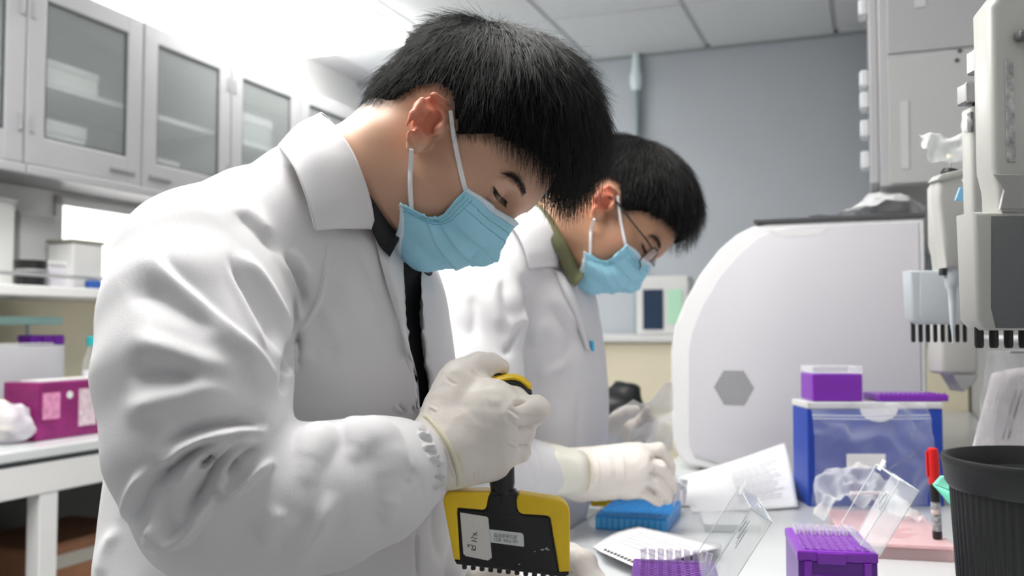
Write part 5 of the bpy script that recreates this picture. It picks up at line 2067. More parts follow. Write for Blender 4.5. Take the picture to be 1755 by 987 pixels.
# ---- papers
def printed(rows, nu, nv, spans, name, parent, m, lift=0.0006):
    """thin printed lines following a sheet; spans: (s0, s1, t, height)"""
    A = np.array([[tuple(p) for p in r] for r in rows], float)
    B = np.stack([spline(r, nu) for r in A])
    C = np.stack([spline(B[:, i], nv) for i in range(nu)])

    def at(s, t):
        x, y = s * (nu - 1), t * (nv - 1)
        i, j = min(int(x), nu - 2), min(int(y), nv - 2)
        fx, fy = x - i, y - j
        return (C[i, j] * (1 - fx) * (1 - fy) + C[i + 1, j] * fx * (1 - fy) + C[i, j + 1] * (1 - fx) * fy + C[i + 1, j + 1] * fx * fy) + np.array((0, -0.15, 1)) * lift
    V, Fq = [], []
    for s0, s1, t, h in spans:
        n = max(1, int((s1 - s0) / 0.06))
        for k in range(n):
            a, b = s0 + (s1 - s0) * k / n, s0 + (s1 - s0) * (k + 0.92) / n
            i0 = len(V)
            V += [at(a, t), at(b, t), at(b, t + h), at(a, t + h)]
            Fq.append((i0, i0 + 1, i0 + 2, i0 + 3))
    return link(name, fast_mesh(name, V, np.array(Fq, np.int32), False), m, parent)


rows = [[P(1186, 878, 1.62), P(1280, 875, 1.635), P(1368, 868, 1.65)], [P(1172, 850, 1.77), P(1265, 832, 1.78), P(1358, 810, 1.79)], [P(1156, 820, 1.93), P(1250, 792, 1.93), P(1345, 759, 1.93)]]
t = thing('printed_sheet', 'large printed sheet curling up against the white machine', 'paper', on_plane(1280, 872, BT))
sheet('paper', rows, 24, 24, M_paper, t, 0.0006)
r = random.Random(3)
spans = []
for k in range(15):
    spans.append((0.45 + r.random() * 0.03, 0.80 + r.random() * 0.12, 0.16 + k * 0.042, 0.010))
for k in range(5):
    spans.append((0.40, 0.95, 0.12 + k * 0.16, 0.0025))
printed(rows, 24, 24, spans, 'printed_lines', t, mat('faint_print', (0.30, 0.30, 0.34), 0.8))
rows_b = [[P(1150, 868, 1.68) + Vector((0, 0, -0.001)), P(1230, 872, 1.66), P(1340, 874, 1.65)], [P(1150, 846, 1.80), P(1230, 846, 1.80), P(1330, 846, 1.80)], [P(1150, 822, 1.94), P(1230, 822, 1.94), P(1320, 822, 1.94)]]
for rr in rows_b:
    for p in rr:
        p.z = BT + 0.002
t = thing('plain_sheet', 'flat white sheet lying under the curled printed sheet', 'paper', rows_b[0][1])
sheet('paper', rows_b, 8, 8, M_paper, t, 0.0006)

for k in range(5):
    z = BT + 0.003 + 0.0035 * k
    d = -5 * (4 - k)
    cs = [on_plane(1015 + 3 * k, 944 + d * 0.35, z), on_plane(1086 + 2 * k, 974 - 1.5 * (4 - k), z), on_plane(1092 + k, 905 + d * 0.15 - 2, z), on_plane(1236, 938 + d * 0.2, z)]
    lift = 0.004
    rows_f = [[cs[0], (cs[0] + cs[1]) / 2, cs[1]], [(cs[0] + cs[2]) / 2 + Vector((0, 0, lift)), (cs[0] + cs[1] + cs[2] + cs[3]) / 4 + Vector((0, 0, lift)), (cs[1] + cs[3]) / 2], [cs[2], (cs[2] + cs[3]) / 2, cs[3]]]
    t = thing('report_sheet', ['lowest sheet of the fanned papers between the racks', 'second lowest sheet of the fanned papers between the racks', 'middle sheet of the fanned papers between the racks',
              'second highest sheet of the fanned papers between the racks', 'topmost printed sheet of the fanned papers between the racks'][k], 'paper', cs[0], 'fanned report sheets')
    sheet('paper', rows_f, 12, 12, M_paper, t, 0.0006)
    if k == 4:
        sp_ = [(0.06 + 0.083 * i, 0.06 + 0.083 * i + 0.06, 0.035, 0.05) for i in range(11)] + [(0.1, 0.9, 0.30 + 0.09 * i, 0.015) for i in range(6)]
        printed(rows_f, 12, 12, sp_[:11], 'bold_heading', t, M_ink, 0.0008)
        printed(rows_f, 12, 12, sp_[11:], 'printed_lines', t, mat('faint_print', (0.30, 0.30, 0.34), 0.8), 0.0008)

# ---- clear plate, pink box, wrap
a, b = on_plane(1208, 912, BT), on_plane(1262, 912, BT)
Mq = Matrix.Translation(a) @ Matrix.Rotation(math.radians(-8), 4, 'Z')
t = thing('clear_plate', 'flat clear plastic plate lying between the blue rack and the open lid', 'plate', a)
pb = MB(Mq)
pb.box((0, 0, 0), (0.085, 0.105, 0.0015), 0.0005).box((0, 0, 0.0015), (0.085, 0.0015, 0.012)).box((0, 0.1035, 0.0015), (0.085, 0.105, 0.012)).box((0, 0.0015, 0.0015), (0.0015, 0.1035, 0.012)).box((0.0835, 0.0015, 0.0015), (0.085, 0.1035, 0.012))
pb.build('plate_walls', M_clear, t)
MB(Mq).box((-0.001, -0.001, 0.012), (0.086, 0.106, 0.0135), 0.0005).build('plate_cover', M_clear, t)

M_pink = film('pink_clear', (0.92, 0.66, 0.67), 0.42, 0.25, 0.3)
fr, fb = on_plane(1630, 964, BT), P(1572, 886, 1.50)
ang = -math.atan2(fb.x - fr.x, fb.y - fr.y)
Mk = Matrix.Translation((fr.x, fr.y, BT)) @ Matrix.Rotation(ang, 4, 'Z')
t = thing('pink_box', 'flat translucent pink box behind the right purple rack', 'box', Mk @ Vector((-0.07, 0.12, 0)))
MB(Mk).box((-0.135, 0, 0), (0.004, 0.24, 0.017), 0.002).build('box_tray', M_pink, t)
MB(Mk).box((-0.137, -0.002, 0.0172), (0.006, 0.242, 0.022), 0.001).build('box_cover', M_pink, t)
pr = MB(Mk)
for k in range(6):
    pr.box((-0.09, 0.04 + 0.013 * k, 0.0221), (-0.05 + 0.01 * (k % 3), 0.044 + 0.013 * k, 0.0223))
pr.build('printed_lines', mat('rose_print', (0.55, 0.28, 0.32), 0.7), t)

q = P(1478, 870, 1.48)
t = thing('crumpled_wrap', 'crumpled clear film heaped in front of the zip bag', 'film', (q.x, q.y, BT))
cr = crumpled('film', lambda s, u: Vector((q.x - 0.075 + 0.15 * s, q.y - 0.03 + 0.06 * u + 0.02 * math.sin(5 * s), BT + 0.024 + 0.075 * (math.sin(math.pi * min(1, s * 1.05)) ** 0.7) * (0.35 + 0.65 * u))), 46, 26, 0.010, 15, film('wrap_film', (0.92, 0.94, 0.95), 0.30, 0.16, 0.4), t, 95, False)
MB().box((q.x - 0.03, q.y - 0.034, BT + 0.062), (q.x + 0.03, q.y - 0.030, BT + 0.067), 0.001).build('seal_strip', M_paper, t)

# ---- blue box with the zip bag in front of it
zb = BT
a, b = on_plane(1386, 868, BT), on_plane(1619, 868, BT)
yb = a.y
ztop = P(1500, 700, yb / CP).z
bb = thing('blue_file_box', 'blue box with a white top edge standing before the machine', 'box', ((a.x + b.x) / 2, yb + 0.04, BT))
MB().box((a.x, yb, BT), (b.x, yb + 0.09, ztop), 0.002).build('box_body', mat('royal_blue', (0.012, 0.055, 0.40), 0.45), bb)
MB().box((a.x - 0.001, yb - 0.001, ztop + 0.0002), (b.x + 0.001, yb + 0.091, ztop + 0.012), 0.002).build('box_top', M_white, bb)
cx_ = P(1503, 690, yb).x
MB().prism([(cx_ + 0.034 * math.cos(s), ztop + 0.001 + 0.024 * math.sin(s)) for s in np.linspace(math.pi, 2 * math.pi, 16)], yb - 0.002, yb - 0.0002).build('thumb_notch', M_paper, bb)

zl, zr = P(1390, 700, yb - 0.03).x, P(1590, 700, yb - 0.03).x
zt = P(1400, 692, yb - 0.03).z
zg = thing('zip_bag', 'clear zip bag with a white label leaning on the blue box', 'bag', ((zl + zr) / 2, yb - 0.03, BT))
crumpled('bag_front', lambda s, u: Vector((zl + (zr - zl) * s, yb - 0.018 - 0.022 * math.sin(math.pi * u) - 0.012 * math.sin(math.pi * s), BT + 0.003 + (zt - BT) * u)), 46, 40, 0.0055, 31, film('zip_film', (0.88, 0.90, 0.96), 0.14, 0.035, 0.6), zg, 60, False)
for zz in (0.865, 0.895):
    MB().tube([(zl + (zr - zl) * s, yb - 0.018 - 0.022 * math.sin(math.pi * zz) - 0.012 * math.sin(math.pi * s) - 0.004, BT + (zt - BT) * zz) for s in np.linspace(0, 1, 12)], 0.0013, 6).build('zip_seal', film('zip_line', (0.8, 0.85, 0.95), 0.4, 0.1, 0.4), zg, True)
la, lb = P(1446, 800, yb - 0.06), P(1512, 776, yb - 0.06)
MB().box((la.x, yb - 0.064, la.z), (lb.x, yb - 0.0625, lb.z), 0.0005).build('bag_label', M_paper, zg)

p0_, p1_ = P(1389, 688, yb + 0.02), P(1474, 640, yb + 0.02)
t = thing('purple_box', 'purple tip box with a clear lid standing on the blue box', 'box', ((p0_.x + p1_.x) / 2, yb + 0.045, ztop + 0.0125))
MB().box((p0_.x, yb + 0.012, ztop + 0.0125), (p1_.x, yb + 0.085, p1_.z), 0.003).build('box_body', M_purp, t)
MB().box((p0_.x, yb + 0.012, p1_.z + 0.0002), (p1_.x, yb + 0.085, p1_.z + 0.014), 0.002).build('box_lid', M_clear, t)
p0_, p1_ = P(1500, 688, yb + 0.02), P(1620, 676, yb + 0.02)
t = thing('rack_cover', 'flat purple rack cover lying on the right half of the blue box', 'cover', ((p0_.x + p1_.x) / 2, yb + 0.045, ztop + 0.0125))
MB().box((p0_.x, yb + 0.008, ztop + 0.0125), (p1_.x - 0.002, yb + 0.088, ztop + 0.025), 0.002).build('lid_plate', M_purp, t)
lr = MB()
for k in range(14):
    x = p0_.x + 0.006 + (p1_.x - p0_.x - 0.014) * k / 13
    lr.lathe([(0.0032, ztop + 0.0248), (0.003, ztop + 0.027)], 8, Matrix.Translation((x, yb + 0.014, 0)))
lr.build('lid_studs', M_purp, t)

# ---- marker, green holder, bin
mz = BT + 0.0221
mkp = on_plane(1607, 924, mz)
t = thing('marker_pen', 'black marker with a red cap standing on the pink box beside the bin', 'marker', (mkp.x, mkp.y, mz))
Mm = Matrix.Translation((mkp.x, mkp.y, mz)) @ Matrix.Rotation(math.radians(-2.2), 4, 'Y')
MB(Mm).lathe([(0.0058, 0), (0.0066, 0.003), (0.0066, 0.076), (0.0058, 0.080)], 20).build('barrel', M_black, t, True)
MB(Mm).lathe([(0.00665, 0.012), (0.00668, 0.0125), (0.00668, 0.052), (0.00665, 0.0525)], 20, cap=False).build('barrel_print', mat('marker_print', (0.30, 0.31, 0.32), 0.4, var=0.6, vscale=220), t, True)
MB(Mm).lathe([(0.00672, 0.036), (0.00676, 0.037), (0.00676, 0.041), (0.00672, 0.042)], 20, cap=False).build('barrel_emblem', mat('pale_emblem', (0.62, 0.50, 0.50), 0.4, var=0.3, vscale=300), t, True)
MB(Mm).lathe([(0.0074, 0.078), (0.0080, 0.081), (0.0080, 0.118), (0.0068, 0.127), (0.004, 0.1285)], 20).build('cap', mat('marker_red', (0.62, 0.012, 0.012), 0.35), t, True)
MB(Mm).box((-0.0102, -0.002, 0.088), (-0.0078, 0.002, 0.124), 0.0009).build('cap_clip', mat('marker_red', (0.62, 0.012, 0.012), 0.35), t)

BC = Vector((0.578, 1.0, BT))
M_bin = mat('bin_black', (0.013, 0.0145, 0.014), 0.45, bump=0.15, bscale=350)
zrim = P(1622, 784, 1.0).z - BT
t = thing('waste_bin', 'black ribbed waste bin at the right edge of the bench', 'bin', BC)
RT = 0.112
RBm = 0.095
MB(Matrix.Translation(BC)).grid(lambda s, u: Vector(((RBm + (RT - 0.009 - RBm) * u + 0.0009 * math.sin(2 * math.pi * s * 72)) * math.cos(2 * math.pi * s),
                                                     (RBm + (RT - 0.009 - RBm) * u + 0.0009 * math.sin(2 * math.pi * s * 72)) * math.sin(2 * math.pi * s), 0.001 + (zrim - 0.026) * u)), 432, 3, closed_u=True).build('ribbed_wall', M_bin, t, True)
MB(Matrix.Translation(BC)).lathe([(RT - 0.008, zrim - 0.034), (RT - 0.004, zrim - 0.028), (RT - 0.0015, zrim - 0.008), (RT, zrim - 0.004), (RT - 0.001, zrim), (RT - 0.006, zrim + 0.0005), (RT - 0.008, zrim - 0.004),
                                  (RT - 0.013, zrim - 0.034), (RBm - 0.004, 0.006), (0.001, 0.006)], 96, cap=False).build('rim_and_lining', M_bin, t, True)
MB(Matrix.Translation(BC)).lathe([(0.001, zrim - 0.028), (0.05, zrim - 0.022), (RT - 0.0135, zrim - 0.020)], 40, cap=False).build('bin_liner', mat('liner_black', (0.015, 0.017, 0.016), 0.3), t, True)

g0 = P(1612, 815, 1.06)
G_ = [P(1598, 830, 1.085), P(1612, 815, 1.075), P(1640, 815, 1.058), P(1640, 884, 1.055), P(1626, 862, 1.063)]
t = thing('green_clip', 'mint green folded card tucked between the marker and the bin', 'card', G_[4])
M_mint = mat('mint_card', (0.16, 0.66, 0.46), 0.5)
sheet('card_front', [[G_[0], G_[0] * 0.5 + P(1640, 846, 1.058) * 0.5, P(1640, 846, 1.058)], [(G_[0] + G_[4]) / 2, P(1626, 850, 1.064), P(1640, 862, 1.056)], [G_[4], (G_[4] + G_[3]) / 2, G_[3]]], 6, 6, M_mint, t, 0.0012)
sheet('card_back', [[G_[0], G_[0] * 0.5 + P(1640, 846, 1.058) * 0.5, P(1640, 846, 1.058)], [(G_[0] + G_[1]) / 2, P(1622, 830, 1.07), P(1640, 830, 1.058)], [G_[1], (G_[1] + G_[2]) / 2, G_[2]]], 6, 6, mat('mint_card_light', (0.24, 0.72, 0.55), 0.5), t, 0.0012)

# ================================================================== the white machine
VM = 2.12
a0 = uvz(at_v(1150, 560, VM))


def mq(px, py):
    q = uvz(at_v(px, py, VM))
    return (q.x, q.z)


M_mach = mat('machine_white', (0.62, 0.62, 0.63), 0.4)
M_panel = mat('machine_panel', (0.49, 0.48, 0.515), 0.45)
out = [mq(*q) for q in ((1150, 740), (1150, 600), (1156, 560), (1172, 520), (1200, 470), (1232, 428), (1262, 402), (1290, 388), (1320, 381), (1584, 371), (1588, 640))]
zb0 = BT + 0.004
xr = out[-1][0]
out += [(xr, BT + 0.02), (xr - 0.01, zb0), (mq(1372, 845)[0], zb0), mq(1300, 822), mq(1200, 801), mq(1178, 797), mq(1158, 775)]
cxm = sum(p[0] for p in out) / len(out)
mc = thing('pcr_machine', 'big white rounded laboratory machine with a hexagon vent on the bench', 'machine', Rm(cxm, VM + 0.2, BT))
MMx = ROOM @ Matrix.Translation((0, VM, 0))
MB(MMx).prism(out, 0.0, 0.42, 0.006, 3).build('outer_shell', M_mach, mc, True)
inn = [mq(*q) for q in ((1180, 742), (1180, 600), (1186, 568), (1204, 524), (1232, 476), (1264, 438), (1298, 408), (1330, 394), (1360, 389), (1575, 381), (1579, 640))]
inn += [(inn[-1][0], BT + 0.026), (mq(1378, 840)[0], BT + 0.012), mq(1300, 812), mq(1212, 790), mq(1190, 782), mq(1181, 765)]
MB(MMx).prism(inn, -0.004, 0.003, 0.003, 2).build('side_panel', M_panel, mc, True)
ta, tb_ = mq(1292, 383), mq(1586, 371)
MB(MMx).box((ta[0], -0.006, tb_[1] - 0.002), (xr + 0.002, 0.42, tb_[1] + 0.008), 0.002).build('top_cover', mat('cover_dark', (0.06, 0.06, 0.065), 0.4), mc)
for u0 in (out[13][0] + 0.02, xr - 0.05):
    MB(MMx).box((u0, 0.03, BT + 0.0002), (u0 + 0.03, 0.06, zb0 + 0.001)).build('foot', M_black, mc)
vc = mq(1258, 664)
kx = abs(mq(1293, 664)[0] - vc[0])
vent = MB(MMx)
vent.prism([(vc[0] + kx * math.cos(t), vc[1] + kx * math.sin(t)) for t in [k * math.pi / 3 for k in range(6)]], -0.0048, -0.0035)
vent.build('vent_plate', mat('vent_grey', (0.33, 0.33, 0.345), 0.5), mc)
dots = MB(MMx)
R_ = 5
for i in range(-R_, R_ + 1):
    for j in range(-R_, R_ + 1):
        if abs(i + j) <= R_:
            x = vc[0] + kx * 0.88 / R_ * (i + j / 2)
            z = vc[1] + kx * 0.88 / R_ * j * math.sqrt(3) / 2
            dots.lathe([(kx * 0.048, -0.0002), (kx * 0.048, 0.0006)], 8, Matrix.Translation((x, -0.0050, z)) @ Matrix.Rotation(math.pi / 2, 4, 'X'))
dots.build('vent_holes', mat('vent_dark', (0.14, 0.14, 0.15), 0.6), mc)['kind'] = 'stuff'
MB(MMx).prism([mq(*q) for q in ((1315, 395), (1420, 392), (1405, 402), (1340, 408))], -0.0046, -0.0038).build('smudge', mat('smudge_grey', (0.60, 0.60, 0.61), 0.6), mc)

q0 = uvz(at_v(1495, 372, VM))
t = thing('plastic_sheet', 'crumpled clear plastic bag lying on top of the white machine', 'bag', Rm(q0.x, VM + 0.15, tb_[1] + 0.008))
ua, ub = mq(1385, 372)[0], mq(1592, 372)[0]
zt0 = tb_[1] + 0.010
crumpled('plastic_film', lambda s, u: Rm(ua + (ub - ua) * s, VM + 0.02 + 0.30 * u, zt0 + 0.004 + 0.062 * math.sin(math.pi * min(1, max(0, (s - 0.25) / 0.85))) ** 1.3 * math.sin(math.pi * (0.12 + 0.76 * u))), 50, 30, 0.006, 9, film('white_film', (0.93, 0.94, 0.96), 0.40, 0.15, 0.45), t, 60, False)

# clear bag and black bag behind the second person
q = P(1092, 735, 1.78)
t = thing('clear_bag', 'clear plastic bag held in the second person\'s left hand', 'bag', q)
crumpled('bag_film', lambda s, u: P(1030 + 124 * s, 716 - 60 * s + (78 + 40 * s) * u, 1.74 + 0.03 * math.cos(3 * s) + 0.02 * math.sin(6 * u)), 44, 34, 0.007, 44, film('held_film', (0.93, 0.94, 0.97), 0.48, 0.08, 0.4), t, 50, False)
q = P(1062, 682, 2.7)
SZ = 0.74
t = thing('lab_stool', 'round grey laboratory stool behind the second person, under the black bag', 'stool', (q.x, q.y, 0))
MQ = Matrix.Translation((q.x, q.y, 0))
MB(MQ).lathe([(0.16, SZ - 0.05), (0.175, SZ - 0.04), (0.175, SZ - 0.01), (0.165, SZ), (0.001, SZ)], 32, cap=False).build('seat', mat('stool_grey', (0.20, 0.21, 0.22), 0.5), t, True)
MB(MQ).lathe([(0.028, 0.06), (0.028, 0.40), (0.018, 0.40), (0.018, SZ - 0.05)], 16).build('column', M_steel, t, True)
for k in range(5):
    a = k * 2 * math.pi / 5
    MB(MQ).tube([(0, 0, 0.075), (0.24 * math.cos(a), 0.24 * math.sin(a), 0.03)], [0.022, 0.015], 10).build('leg', M_steel, t, True)
    MB(MQ).lathe([(0.014, 0), (0.018, 0.006), (0.016, 0.035)], 12, Matrix.Translation((0.24 * math.cos(a), 0.24 * math.sin(a), 0))).build('foot', M_rubber, t, True)
t = thing('black_bag', 'black plastic bag standing on the stool behind the second person', 'bag', (q.x, q.y, SZ))
Gb = SDF(np.arange(q.x - 0.14, q.x + 0.14, 0.006), np.arange(q.y - 0.14, q.y + 0.14, 0.006), np.arange(SZ - 0.02, q.z + 0.13, 0.006))
Gb.cap((q.x - 0.03, q.y, SZ + 0.09), (q.x - 0.005, q.y, q.z - 0.035), 0.090, 0.070, 0.02)
Gb.ell((q.x + 0.02, q.y, q.z + 0.022), (0.034, 0.035, 0.026), None, 0.025)
Gb.box((q.x, q.y, SZ - 0.2), (1, 1, 0.2005), np.eye(3), 0, 0, 'sub')
V, Fq = Gb.mesh(2)
N = vnormals(V, Fq)
V = V + N * (0.007 * (1 - 2 * np.abs(smooth_noise(V, 40, 3))) * np.clip((V[:, 2] - SZ) / 0.02, 0, 1))[:, None]
link('bag_film', fast_mesh('bag_film', V, Fq), mat('black_film', (0.012, 0.013, 0.015), 0.4), t)
p_ = on_plane(1032, 868, BT)
t = thing('yellow_box', 'small yellow box behind the gloved wrist over the blue rack', 'box', p_)
MB(Matrix.Translation(p_)).box((-0.02, 0, 0), (0.035, 0.04, 0.012), 0.002).build('box_body', M_yellow, t)
MB(Matrix.Translation(p_)).box((-0.021, -0.001, 0.0122), (0.036, 0.041, 0.016), 0.001).build('box_lid', M_yellow, t)

# ================================================================== right: hanging pipettes, cabinet, bag
rc = thing('corner_cabinet', 'white wall cabinet at the upper right seen on its end panel', 'cabinet', Rm(0.19, 3.3, 1.54))
zc0 = 1.54
RB().box((0.025, 2.26, zc0), (UR - 0.002, 4.5, 2.5), 0.003).build('carcass', M_cab, rc)
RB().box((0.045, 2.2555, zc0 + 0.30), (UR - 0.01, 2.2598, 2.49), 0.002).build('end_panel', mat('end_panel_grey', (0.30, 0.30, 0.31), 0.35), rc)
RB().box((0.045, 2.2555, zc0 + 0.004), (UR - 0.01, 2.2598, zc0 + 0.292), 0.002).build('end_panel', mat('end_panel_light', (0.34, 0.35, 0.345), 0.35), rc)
for k in range(4):
    RB().box((0.005, 2.27 + 0.56 * k, zc0 + 0.01), (0.0245, 2.82 + 0.56 * k, 2.48), 0.003).build('door', M_cab, rc)
for (px, py) in ((1497, 20), (1490, 142), (1493, 178), (1500, 225), (1496, 278)):
    z = uvz(at_v(px, py, 2.35)).z
    RB().box((-0.016, 2.30, z - 0.02), (0.0048, 2.36, z + 0.02), 0.006).build('door_clip', film('clip_clear', (0.80, 0.82, 0.85), 0.55, 0.2, 0.3), rc)
for (px, py) in ((1645, 87), (1640, 103)):
    q = uvz(at_v(px, py, 2.2555))
    MB(ROOM).lathe([(0.005, 0), (0.004, 0.003)], 12, Matrix.Translation((q.x, 2.2555, q.z)) @ Matrix.Rotation(math.pi / 2, 4, 'X')).build('screw', M_rubber, rc)
a, b = uvz(at_v(1545, 290, 2.2555)), uvz(at_v(1562, 172, 2.2555))
RB().box((a.x, 2.2535, a.z), (b.x - 0.006, 2.2553, b.z), 0.0006).build('grey_tape', mat('grey_tape', (0.40, 0.41, 0.42), 0.4), rc)
a, b = uvz(at_v(1568, 14, 2.2555)), uvz(at_v(1587, -10, 2.2555))
RB().box((a.x, 2.2535, a.z), (b.x, 2.2553, b.z), 0.0006).build('latch', mat('grey_tape', (0.40, 0.41, 0.42), 0.4), rc)

# rail the pipettes hang on
rl = thing('pipette_rail', 'grey rail on the right wall that the pipettes hang from', 'rail', Rm(0.2, 1.4, 1.40))
RB().box((0.205, 0.45, 1.405), (0.22, 2.0, 1.435), 0.003).build('rail_bar', M_white, rl)
for v0 in (0.5, 1.2, 1.95):
    RB().box((0.22, v0, 1.41), (UR, v0 + 0.03, 1.43), 0.002).build('bracket', M_white, rl)

M_pb = mat('pipette_ivory', (0.41, 0.41, 0.39), 0.4)
M_pg = mat('pipette_grey', (0.30, 0.30, 0.30), 0.35)
M_pdk = mat('pipette_dark', (0.11, 0.115, 0.12), 0.4)
M_pw = mat('pipette_pale', (0.45, 0.485, 0.52), 0.4)


def hook_arm(mb, x, y, z):
    """short hook from the pipette (world x, y, z) back to the rail"""
    q = uvz(Vector((x, y, z)))
    e = Rm(0.2045, q.y, 1.42)
    mb.tube([(x, y, z), (e.x, e.y, 1.42)], 0.004, 8)


# a: single channel pipette
d = 1.27
k = d / FPX
o = P(1628, 460, d)
MA = Matrix.Translation(o)
t = thing('hanging_pipette', 'ivory single channel pipette hanging at the front of the rail, narrow tip down', 'pipette', P(1628, 590, d), 'pipettes on the right rail')
body = [(-22, 158), (28, 166), (30, 150), (26, 60), (20, 0), (-14, 0), (-20, 60), (-26, 120)]
MB(MA).prism([(x * k, z * k) for x, z in body], -0.014, 0.014, 0.006, 3).build('pipette_body', M_pb, t, True)
MB(MA).prism([(x * k, z * k) for x, z in ((-28, 150), (-20, 160), (32, 172), (34, 162), (-18, 146))], -0.016, 0.016, 0.003).build('finger_rest', M_pb, t, True)
MB(MA).tube([(4 * k, 0, 162 * k), (6 * k, 0, 170 * k)], [0.013, 0.011], 16).build('dial_ring', M_black, t, True)
MB(MA).tube([(5 * k, 0, 168 * k), (6 * k, 0, 190 * k)], 0.0022, 10).build('plunger', M_steel, t, True)
MB(MA).tube([(5 * k, 0, 189 * k), (6 * k, 0, 196 * k)], 0.005, 12).build('plunger_cap', M_cream, t, True)
MB(MA).lathe([(13 * k, 2 * k), (13 * k, -12 * k), (11 * k, -30 * k), (7.5 * k, -36 * k), (6 * k, -60 * k), (4.5 * k, -95 * k), (2.2 * k, -112 * k), (1.4 * k, -128 * k)], 16, Matrix.Translation((3 * k, 0, 0))).build('shaft', M_pw, t, True)
MB(MA).box((-16 * k, -0.006, -12 * k), (-9 * k, 0.006, 0.5 * k), 0.001).build('ejector_stub', M_black, t)
hk_ = MB()
hook_arm(hk_, o.x + 0.008, o.y + 0.016, o.z + 120 * k)
hk_.build('hang_hook', M_white, t, True)
q = P(1622, 243, d)
t = thing('film_scrap', 'crumpled scrap of clear film caught above the ivory hanging pipette', 'film', P(1634, 268, d))
crumpled('film', lambda s, u: q + Vector((-0.034 + 0.062 * s, -0.01 + 0.02 * u, -0.020 + 0.03 * u + 0.012 * s * u - 0.012 * s)), 26, 18, 0.007, 71, film('wrap_film', (0.90, 0.92, 0.93), 0.20, 0.10, 0.5), t, 110, False)


def multi(label, x0, x1, y0, y1, d, mface, medge, nn, handle, bodym, thick=0.03):
    k = d / FPX
    o = P((x0 + x1) / 2, y1, d)
    M = Matrix.Translation(o)
    w, h = (x1 - x0) * k, (y1 - y0) * k
    t = thing('hanging_multichannel', label, 'pipette', o - Vector((0, 0, 0.015)), 'pipettes on the right rail')
    MB(M).prism([(-w / 2 - 0.002, h), (w / 2 + 0.002, h), (w / 2, 0.01), (w / 2 - 0.008, 0), (-w / 2 + 0.008, 0), (-w / 2, 0.01)], -thick / 2, thick / 2, 0.004, 3).build('head_housing', medge, t, True)
    MB(M).prism([(-w / 2 + 0.014, h - 0.004), (w / 2 - 0.002, h - 0.004), (w / 2 - 0.002, 0.012), (w / 2 - 0.009, 0.002), (-w / 2 + 0.016, 0.002), (-w / 2 + 0.012, 0.02)], -thick / 2 - 0.0012, -thick / 2 + 0.002, 0.001).build('face_plate', mface, t, True)
    for i in range(nn):
        x = -w / 2 + w * (i + 0.7) / (nn + 0.4)
        MB(M).lathe([(w * 0.28 / nn, 0.003), (w * 0.28 / nn, -0.016 * d), (w * 0.22 / nn, -0.019 * d)], 10, Matrix.Translation((x, 0, 0))).build('nozzle', M_black, t, True)
    hx0, hx1, hy0 = handle
    a, b, c = ((hx0 - (x0 + x1) / 2) * k, (hx1 - (x0 + x1) / 2) * k, (y1 - hy0) * k)
    MB(M).prism([(a + 0.006, h - 0.002), (b - 0.006, h - 0.002), (b - 0.004, h + 0.022), (b, h + 0.04), (b, c - 0.012), (b - 0.01, c), (a + 0.014, c), (a, c - 0.018), (a, h + 0.04), (a + 0.004, h + 0.022)], -0.018, 0.018, 0.006, 3).build('handle', bodym, t, True)
    hm = MB()
    hook_arm(hm, o.x + (a + b) / 2, o.y + 0.018, min(o.z + c - 0.03, 1.42))
    hm.build('hang_hook', M_white, t, True)
    return t, M, (a, b, c, h)


multi('pale multichannel pipette hanging behind the ivory pipette, eight black nozzles', 1556, 1662, 464, 556, 1.44, M_pw, M_pw, 8, (1600, 1648, 300), M_pb)
tm, Mm_, (a, b, c, h) = multi('large dark grey multichannel pipette cut by the right edge', 1660, 1796, 366, 566, 0.86, M_pdk, M_pb, 5, (1692, 1764, -20), M_pb, 0.036)
MB(Mm_).prism([(a + 0.012, h + 0.045), (a + 0.020, h + 0.045), (a + 0.020, h + 0.14), (a + 0.012, h + 0.14)], -0.0192, -0.0175, 0.0008).build('printed_scale', mat('scale_print', (0.36, 0.36, 0.36), 0.5, var=0.5, vscale=120), tm)
MB(Mm_).box((b - 0.018, -0.03, c - 0.052), (b + 0.02, -0.017, c - 0.043), 0.003).build('finger_bar', M_pdk, tm)
MB(Mm_).prism([(a + 0.004, h + 0.002), (b - 0.002, h + 0.002), (b, h + 0.034), (a - 0.0, h + 0.034), (a + 0.008, h + 0.020)], -0.020, -0.016, 0.001).build('grey_wedge', M_pg, tm)

# c: slim pipette with a steel thumb button, between the two
d = 1.02
k = d / FPX
o = P(1678, 372, d)
MC = Matrix.Translation(o)
t = thing('hanging_pipette', 'slim white pipette with a square grey thumb button on the right rail', 'pipette', P(1678, 470, d), 'pipettes on the right rail')
MB(MC).box((-20 * k, -0.012, -60 * k), (20 * k, 0.012, 190 * k), 0.005, 3).build('pipette_body', M_pb, t, True)
MB(MC).box((-27 * k, -0.013, 194 * k), (2 * k, 0.010, 230 * k), 0.002).build('thumb_button', mat('button_steel', (0.36, 0.36, 0.36), 0.25, metal=0.7), t)
MB(MC).box((-4 * k, -0.006, 189 * k), (8 * k, 0.006, 212 * k), 0.001).build('button_stem', M_pdk, t)
MB(MC).box((-20.5 * k, -0.0125, 144 * k), (-15 * k, -0.004, 178 * k), 0.0008).build('display', M_pdk, t)
MB(MC).box((-12 * k, -0.0126, 60 * k), (-4 * k, -0.0118, 110 * k), 0.0003).build('printed_scale', mat('scale_print', (0.36, 0.36, 0.36), 0.5, var=0.5, vscale=120), t)
MB(MC).lathe([(14 * k, -58 * k), (10 * k, -80 * k), (4 * k, -98 * k)], 14).build('shaft', M_pw, t, True)
MB(MC).tube([(-19 * k, -0.004, 158 * k), (-26 * k, -0.004, 158 * k)], [0.010, 0.007], 14).build('lens_knob', M_clear, t, True)
hm = MB()
